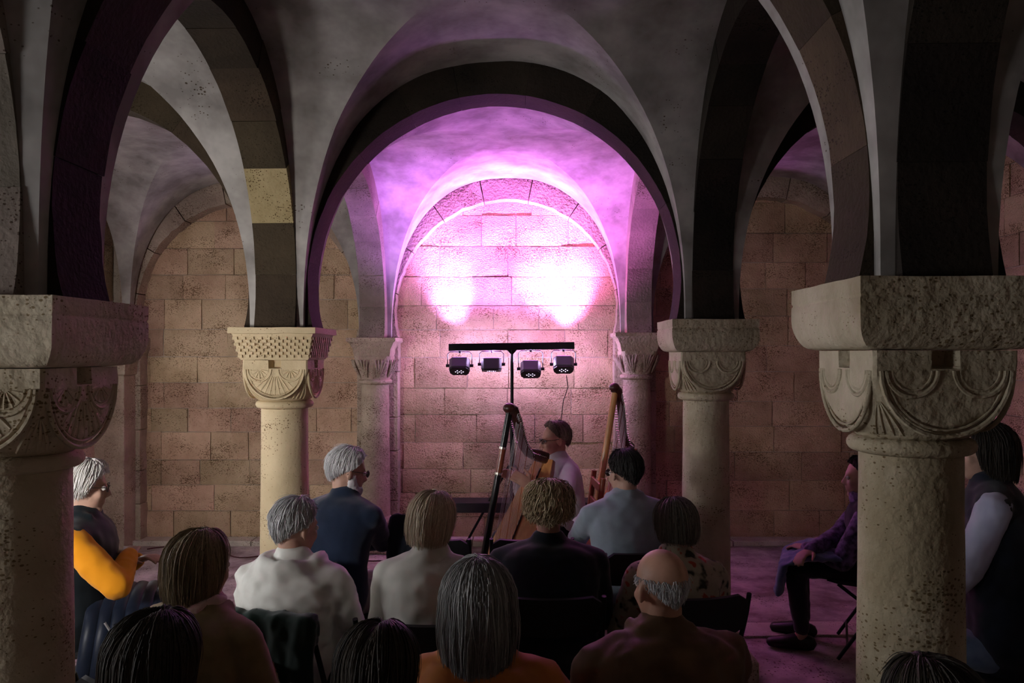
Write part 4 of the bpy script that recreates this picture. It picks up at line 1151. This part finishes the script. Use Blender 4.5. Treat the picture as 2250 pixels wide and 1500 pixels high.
# ================================================================== CHAIRS
def folding_chair(loc, heading, label, group='black folding chairs'):
    root = empty('folding_chair', (loc[0], loc[1], 0), math.radians(heading), label=label, cat='chair', group=group)
    m = M['black_metal']
    def slab(name, cz, cy, w, h, th, bend, tilt, mat):
        n, k = 12, 6; vs = []; fs = []; rc = 0.045
        for side in (0, 1):
            for j in range(k+1):
                for i in range(n+1):
                    u = -1+2*i/n; v = -1+2*j/k
                    # superellipse rounding of the panel's corners
                    cu, cv = u*w, v*h
                    lim = w - rc*max(0.0, (abs(v)-0.55)/0.45)**2
                    cu = u*lim
                    d = bend*(1-u*u) + (th if side else -th)
                    vs.append((cu, d, cv))
        st = (n+1)*(k+1)
        for j in range(k):
            for i in range(n):
                a = j*(n+1)+i; fs.append((a, a+1, a+n+2, a+n+1)); fs.append((st+a, st+a+n+1, st+a+n+2, st+a+1))
        rim = [i for i in range(n+1)]+[(j)*(n+1)+n for j in range(1, k+1)]+[k*(n+1)+i for i in range(n-1, -1, -1)]+[j*(n+1) for j in range(k-1, 0, -1)]
        for q in range(len(rim)):
            a, b = rim[q], rim[(q+1) % len(rim)]; fs.append((a, st+a, st+b, b))
        R = Matrix.Rotation(tilt, 3, 'X'); vs = [R @ Vector(v)+Vector((0, cy, cz)) for v in vs]
        MB().add(vs, fs).build(name, mat, root, smooth=40)
    slab('backrest', 0.715, -0.205, 0.215, 0.085, 0.008, -0.02, math.radians(14), M['black_plastic'])
    slab('seat', 0.445, 0.06, 0.20, 0.20, 0.010, 0.0, math.radians(-88), M['black_plastic'])
    for s in (-1, 1):
        MB().tube([(s*0.215, -0.225, 0.80), (s*0.215, -0.20, 0.72), (s*0.215, -0.08, 0.45), (s*0.215, 0.20, 0.012)], 0.0105, 8).build('leg', m, root, smooth=60)
        MB().tube([(s*0.192, 0.20, 0.44), (s*0.192, -0.02, 0.28), (s*0.192, -0.26, 0.012)], 0.0105, 8).build('leg', m, root, smooth=60)
    MB().tube([(-0.215, 0.15, 0.10), (0.215, 0.15, 0.10)], 0.007, 8).build('crossbar', m, root)
    MB().tube([(-0.192, -0.215, 0.06), (0.192, -0.215, 0.06)], 0.007, 8).build('crossbar', m, root)
    return root
def seat_of(head_xy, heading, lean=0.06):
    b = Vector((head_xy[0], head_xy[1], 0)) - Matrix.Rotation(math.radians(heading), 3, 'Z') @ Vector((0, lean*1.15, 0))
    return (b.x, b.y)
for (px, y, hd, lean, lb) in (
    (764, 4.0, -28, 0.10, 'black folding chair under the man in the navy blazer'),
    (650, 3.2, -12, 0.06, 'black folding chair under the person in the white rain jacket'),
    (950, 3.1, -8, 0.06, 'black folding chair under the woman in the cream sweater'),
    (1205, 3.4, 0, 0.06, 'black folding chair under the curly blonde woman'),
    (1372, 4.1, 14, 0.06, 'black folding chair under the man in the grey suit jacket'),
    (1482, 3.4, 8, 0.06, 'black folding chair under the woman in the floral blouse'),
    (440, 2.55, -22, 0.06, 'black folding chair under the woman in the khaki coat'),
    (1452, 2.35, 10, 0.06, 'black folding chair under the bald man'),
    (1050, 2.15, 0, 0.06, 'black folding chair under the long-grey-haired woman'),
    (345, 1.78, -20, 0.06, 'black folding chair under the dark-haired person in the bottom left corner'),
    (830, 1.82, 24, 0.06, 'black folding chair under the dark-haired person left of the grey-haired woman'),
    (2045, 1.50, 48, 0.06, 'black folding chair under the dark-haired person at the nearest right column'),
    (186, 3.6, -72, 0.02, 'black folding chair under the woman with amber sleeves'),
    (1893, 4.6, 68, 0.06, 'black folding chair under the woman in black by the right column'),
    (2165, 3.3, 62, 0.06, 'black folding chair under the person with lilac sleeves')):
    folding_chair(seat_of(hxy(px, y), hd, lean), hd, lb)
folding_chair((P(957, 0, 4.25).x, 4.30), -4, 'empty black folding chair with a black coat over it')
folding_chair((P(1165, 0, 4.25).x, 4.30), 2, 'empty black folding chair in front of the curly blonde woman')

def draped(label, name, loc, heading, mat, prof, w, thick, cat, seedv):
    root = empty(name, (loc[0], loc[1], 0), math.radians(heading), label=label, cat=cat)
    mb = MB()
    for i in range(len(prof)-1):
        a, b = Vector((0, *prof[i])), Vector((0, *prof[i+1]))
        for q in range(5):
            u = -1+2*q/4
            loft(mb, [a+Vector((u*w, 0, 0)), b+Vector((u*w*1.02, 0, -0.01*abs(u)))], [(w*0.32, thick)]*2, 10, hint=(1, 0, 0))
    fused(mb, 'folds', mat, root, 0.010, 4, (0.008, (10, 10, 6), seedv))
    return root
draped('black coat hung over an empty front-row chair', 'coat', (P(930, 0, 4.25).x, 4.30), -4, T_['black_top'], [(-0.10, 0.52), (-0.19, 0.70), (-0.22, 0.90), (-0.26, 0.80), (-0.27, 0.40)], 0.11, 0.03, 'coat', 3)
draped('dark green coat hung on the chair of the person in white', 'coat', seat_of(hxy(650, 3.2), -12), -12, cloth('dark_green_coat', (0.012, 0.028, 0.022)), [(-0.215, 0.70), (-0.225, 0.795), (-0.25, 0.79), (-0.262, 0.45), (-0.265, 0.22)], 0.19, 0.016, 'coat', 4)

# navy puffer jacket over the lap of the woman with amber sleeves
pj = empty('puffer_jacket', (*seat_of(hxy(186, 3.6), -72, 0.02), 0), math.radians(-72), label='navy puffer jacket spread over the lap of the amber-sleeved woman', cat='jacket')
pm = cloth('navy_puffer', (0.006, 0.010, 0.022), (0.010, 0.015, 0.032), 0.42, 0.1)
for k in range(9):
    t = k/8; y = 0.10+0.42*t; z = 0.645-0.02*t-0.05*max(0, t-0.8)*5*0.3
    pts = [(0.27, y-0.03, z-0.30+0.05*t), (0.255, y-0.01, z-0.13), (0.20, y, z-0.02), (0.08, y, z+0.012), (-0.08, y, z+0.012), (-0.20, y, z-0.03), (-0.235, y, z-0.12)]
    mb = MB(); loft(mb, pts, [(0.034, 0.024)]*len(pts), 12, hint=(0, 1, 0)); mb.build('baffle', pm, pj, smooth=70)
MB().tube([(0.285, 0.16, 0.60), (0.30, 0.22, 0.50), (0.30, 0.30, 0.36)], 0.006, 6).build('zip', simple('zip_metal', (0.5, 0.5, 0.5), 0.35, 0.8), pj)
# denim jacket over the lap of the woman by the right column
dj = empty('denim_jacket', (*seat_of(hxy(1893, 4.6), 68), 0), math.radians(68), label='blue denim jacket over the lap of the woman in black', cat='jacket')
mb = MB()
for q in range(4):
    x = -0.20+0.11*q; loft(mb, [(x, 0.18, 0.60), (x, 0.38, 0.585), (x, 0.50, 0.53), (x, 0.53, 0.36)], [(0.065, 0.022)]*4, 12, hint=(1, 0, 0))
fused(mb, 'cloth', M['jeans'], dj, 0.010, 3, (0.010, (11, 11, 9), 2))

# programme leaflet held by the man in the grey suit
pg = empty('programme', P(1286, 1138, 4.52), 0.3, label='folded white programme held by the man in the grey suit', cat='leaflet')
M['paper'] = simple('paper', (0.7, 0.68, 0.66), 0.7)
for s in (-1, 1):
    MB().box((s*0.035, 0, 0), (0.036, 0.05, 0.001), rot=Matrix.Rotation(s*0.5, 3, 'Y')).build('leaf', M['paper'], pg)

# ================================================================== BENCH, CABLES
bn = empty('bench', (P(1121, 0, 7.0).x, 7.0, 0), label='low black bench against the far wall behind the harpist', cat='bench')
bw = (P(1312, 0, 7.0).x-P(930, 0, 7.0).x)/2
MB().box((0, 0, 0.40), (bw, 0.13, 0.045), bev=0.006).build('seat', M['black_plastic'], bn)
for s in (-1, 1): MB().box((s*(bw-0.10), 0, 0.178), (0.03, 0.11, 0.178), bev=0.005).build('support', M['black_plastic'], bn)
cb = MB().tube([P(1245, 825, YB)+Vector((0, 0.03, 0)), P(1248, 850, YB+0.1), P(1238, 880, YB+0.12), P(1232, 930, YB+0.1), P(1235, 1000, YB+0.05), P(1215, 1120, YB), Vector((P(1150, 0, YB).x, YB-0.05, 0.012))], 0.004, 6).build('cable', M['black_plastic'], None, smooth=60)
tag(cb, 'thin black cable hanging from the rightmost stage light', 'cable')
pts = []
for k in range(40):
    t = k/39; x = -3.4+2.3*t; y = 6.95-0.35*t+0.10*math.sin(t*11)+0.05*math.sin(t*27); pts.append((x, y, 0.012))
cb = MB().tube(pts, 0.006, 6).build('cable', simple('dark_red_cable', (0.06, 0.012, 0.012), 0.5), None, smooth=60)
tag(cb, 'dark red cable lying along the floor of the left aisle', 'cable')

# ================================================================== HARPS
def wood(name, c1, c2, rough=0.35): return simple(name, c1, rough, 0, 0.5, 0.1, 60, c2, 14, stretch=(3, 3, 0.5), coat=0.3)
M['wood_dark'] = wood('dark_neck_wood', (0.045, 0.012, 0.008), (0.075, 0.022, 0.012))
M['wood_orange'] = wood('orange_soundboard', (0.62, 0.27, 0.085), (0.70, 0.33, 0.11))
M['wood_red'] = wood('reddish_pillar_wood', (0.24, 0.055, 0.025), (0.32, 0.085, 0.035))
M['wood_gold'] = wood('golden_pillar_wood', (0.52, 0.27, 0.08), (0.60, 0.33, 0.11))
M['wood_rust'] = wood('rust_soundboard', (0.50, 0.12, 0.06), (0.58, 0.17, 0.08))
M['string'] = simple('harp_string', (0.75, 0.72, 0.74), 0.35); M['pin'] = simple('tuning_pin', (0.65, 0.6, 0.5), 0.25, 0.9)
M['black_wood'] = simple('black_lacquer', (0.010, 0.009, 0.010), 0.25, 0, 0.5)
M['string_red'] = simple('red_string', (0.22, 0.05, 0.06), 0.4)

def harp(label, pil_top, pil_bot, box_top, box_bot, neck, wtop, wbot, mats, nstr, bands=None, pr=0.021):
    root = empty('harp', (pil_bot.x, pil_bot.y, 0), label=label, cat='harp', group='harps on the stage')
    o = Vector((pil_bot.x, pil_bot.y, 0)); L_ = lambda v: Vector(v)-o
    d = Vector((pil_top.x-box_top.x, pil_top.y-box_top.y, 0)).normalized()      # from the player towards the pillar
    wv = Vector((-d.y, d.x, 0))
    if wv.x < 0: wv = -wv
    # pillar, in bands of colour
    bands = bands or [(0, 1, mats['pillar'])]
    for (a, b, m) in bands:
        n = 8; pts = [L_(pil_top.lerp(pil_bot, a+(b-a)*k/n)) for k in range(n+1)]
        MB().tube(pts, [pr*(1+0.12*(a+(b-a)*k/n)) for k in range(n+1)], 14).build('pillar', m, root, smooth=60)
        MB().tube([L_(pil_top.lerp(pil_bot, max(0, b-0.006))), L_(pil_top.lerp(pil_bot, min(1, b+0.004)))], pr*1.22, 14).build('pillar_ring', M['pin'], root, smooth=60)
    # neck: thick swept board
    nk = [Vector(p) for p in neck]; n = len(nk); vs = []; fs = []
    for i, p in enumerate(nk):
        t = (nk[min(i+1, n-1)]-nk[max(i-1, 0)]).normalized(); up = wv.cross(t).normalized()
        hgt = 0.030 if i > 1 else 0.040; th = 0.026
        if i >= n-2: hgt, th = 0.040, 0.034
        for k in range(12):
            a = 2*math.pi*k/12; ca, sa = math.cos(a), math.sin(a)
            vs.append(L_(p)+up*hgt*math.copysign(abs(sa)**0.6, sa)+wv*th*math.copysign(abs(ca)**0.6, ca))
    for i in range(n-1):
        for k in range(12): fs.append((i*12+k, i*12+(k+1) % 12, (i+1)*12+(k+1) % 12, (i+1)*12+k))
    fs.append(tuple(range(11, -1, -1))); fs.append(tuple((n-1)*12+k for k in range(12)))
    nko = MB().add(vs, fs).build('neck', mats['neck'], root, smooth=50)
    MB().ell(L_(nk[0])+Vector((0, 0, 0.004)), (0.040, 0.036, 0.034), 16, 10).build('scroll', mats['neck'], nko, smooth=70)
    # sound box: flat board towards the strings, rounded back
    ax = (box_bot-box_top).normalized(); nrm = ax.cross(wv).normalized()
    if nrm.dot(d) < 0: nrm = -nrm
    K = 16; J = 14; vs = []; fs = []; bvs = []
    for k in range(K+1):
        t = k/K; c = L_(box_top.lerp(box_bot, t)); hw = (wtop+(wbot-wtop)*t**0.8)/2; dep = hw*0.95+0.02
        for j in range(J+1):
            a = math.pi*j/J; vs.append(c+wv*hw*math.cos(a)-nrm*dep*math.sin(a)**0.8)
    for k in range(K):
        for j in range(J): fs.append((k*(J+1)+j, (k+1)*(J+1)+j, (k+1)*(J+1)+j+1, k*(J+1)+j+1))
    fs.append(tuple(range(J+1))); fs.append(tuple(K*(J+1)+j for j in range(J, -1, -1)))
    sb = MB().add(vs, fs).build('sound_box', mats['box'], root, smooth=50)
    mb = MB(); vs = []; fs = []
    for k in range(K+1):
        t = k/K; c = L_(box_top.lerp(box_bot, t)); hw = (wtop+(wbot-wtop)*t**0.8)/2+0.004
        for (u, q) in ((-1, -0.004), (1, -0.004), (1, 0.005), (-1, 0.005)): vs.append(c+wv*hw*u+nrm*q)
    for k in range(K):
        for q in range(4): fs.append((k*4+q, k*4+(q+1) % 4, k*4+4+(q+1) % 4, k*4+4+q))
    fs += [(3, 2, 1, 0), tuple(K*4+q for q in range(4))]
    mb.add(vs, fs).build('sound_board', mats['board'], root)
    mb = MB(); mb.tube([L_(box_top.lerp(box_bot, t))+nrm*0.008 for t in (0.06, 0.5, 0.97)], 0.0065, 8).build('string_rib', mats['neck'], root)
    # base block joining pillar and box
    c = (L_(box_bot)+L_(pil_bot))/2; R = Matrix((wv, d, Vector((0, 0, 1)))).transposed()
    MB().box((c.x, c.y, 0.045), (wbot*0.42, max(0.07, (box_bot-pil_bot).length/2+0.04), 0.045), rot=R, bev=0.012).build('base', mats['box'], root)
    # strings and pins
    cum = [0.0]
    for i in range(1, n): cum.append(cum[-1]+(nk[i]-nk[i-1]).length)
    def on_neck(t):
        q = t*cum[-1]
        for i in range(1, n):
            if q <= cum[i] or i == n-1:
                f = (q-cum[i-1])/(cum[i]-cum[i-1]); return nk[i-1].lerp(nk[i], f)
    for s in range(nstr):
        t = s/(nstr-1); a = on_neck(0.10+0.82*t); b = box_bot.lerp(box_top, 0.06+0.86*t)+nrm*0.012
        low = a - Vector((0, 0, 0.0))+wv*0.030
        MB().tube([L_(low), L_(b)], 0.0015 if s < nstr*0.6 else 0.0011, 5).build('string', M['string_red'] if s % 7 == 3 else M['string'], root)
        MB().tube([L_(a)-wv*0.055, L_(a)+wv*0.048], 0.0032, 6).build('tuning_pin', M['pin'], nko)
    return root
harp('concert harp with dark curved neck and orange soundboard, being played',
     P(1119, 905, 4.86), P(1036, 1378, 4.78), P(1197, 1008, 5.14), P(1052, 1378, 4.90),
     [P(1119, 898, 4.86), P(1127, 902, 4.88), P(1137, 925, 4.90), P(1143, 955, 4.95), P(1150, 978, 4.99), P(1162, 994, 5.04), P(1180, 1000, 5.09), P(1198, 1006, 5.14)],
     0.13, 0.46, dict(pillar=M['black_wood'], neck=M['wood_dark'], box=M['wood_red'], board=M['wood_orange']), 30,
     bands=[(0, 0.17, M['black_wood']), (0.17, 0.29, M['wood_red']), (0.29, 0.74, M['black_wood']), (0.74, 1.0, M['wood_dark'])])
harp('second harp with a golden pillar and rust-red soundboard, unplayed',
     P(1351, 862, 5.72), P(1282, 1300, 5.62), P(1385, 985, 6.0), P(1300, 1296, 5.80),
     [P(1350, 852, 5.72), P(1358, 860, 5.74), P(1364, 890, 5.78), P(1367, 925, 5.83), P(1369, 955, 5.88), P(1374, 975, 5.93), P(1385, 984, 6.0)],
     0.10, 0.36, dict(pillar=M['wood_gold'], neck=M['wood_dark'], box=M['wood_rust'], board=M['wood_rust']), 24, pr=0.024)

# wooden chair of the harpist
def wooden_chair(loc, heading, label):
    root = empty('wooden_chair', (loc[0], loc[1], 0), math.radians(heading), label=label, cat='chair'); m = M['wood_red']
    MB().box((0, 0.03, 0.44), (0.21, 0.21, 0.016), bev=0.008).build('seat', m, root)
    for s in (-1, 1):
        MB().box((s*0.185, 0.20, 0.214), (0.019, 0.019, 0.212), bev=0.004).build('leg', m, root)
        MB().tube([(s*0.185, -0.17, 0.004), (s*0.185, -0.175, 0.45), (s*0.185, -0.235, 0.93)], 0.020, 8).build('leg', m, root, smooth=60)
        MB().box((s*0.185, 0.01, 0.25), (0.011, 0.17, 0.012)).build('stretcher', m, root)
    for z in (0.60, 0.72, 0.86):
        MB().box((0, -0.195-0.07*(z-0.5), z), (0.17, 0.010, 0.030), bev=0.005).build('back_slat', m, root)
    return root
HX = hxy(1219, 5.36)
HB = 112
wooden_chair(seat_of(HX, HB, 0.07), 94, 'reddish wooden chair the harpist sits on')
person('harpist in a white shirt and glasses playing the harp', HX, zt(924, 5.36), HB, T_['shirt'], hair=dict(SHORT, ends=(34, 92, 96), thick=0.011, curl=0.004, n=1700), hairmat=Hm['sandy'], skin=SKIN2,
       lean=0.07, head=(-8, -6, 0), collar='shirt', specs=True, seedv=16, voxel=0.006, vox_top=0.010, build=1.0, fold=0.006,
       hands={-1: P(1166, 1066, 4.88), 1: P(1140, 1052, 5.16)}, elbows={-1: (-0.9, -0.4, -0.7), 1: (0.9, -0.4, -0.6)}, curl=0.40,
       hand_n={-1: (0.2, -1.0, 0.25), 1: (0.2, 1.0, 0.3)}, hand_f={-1: (-0.85, 0.0, 0.55), 1: (-0.8, -0.1, 0.4)})
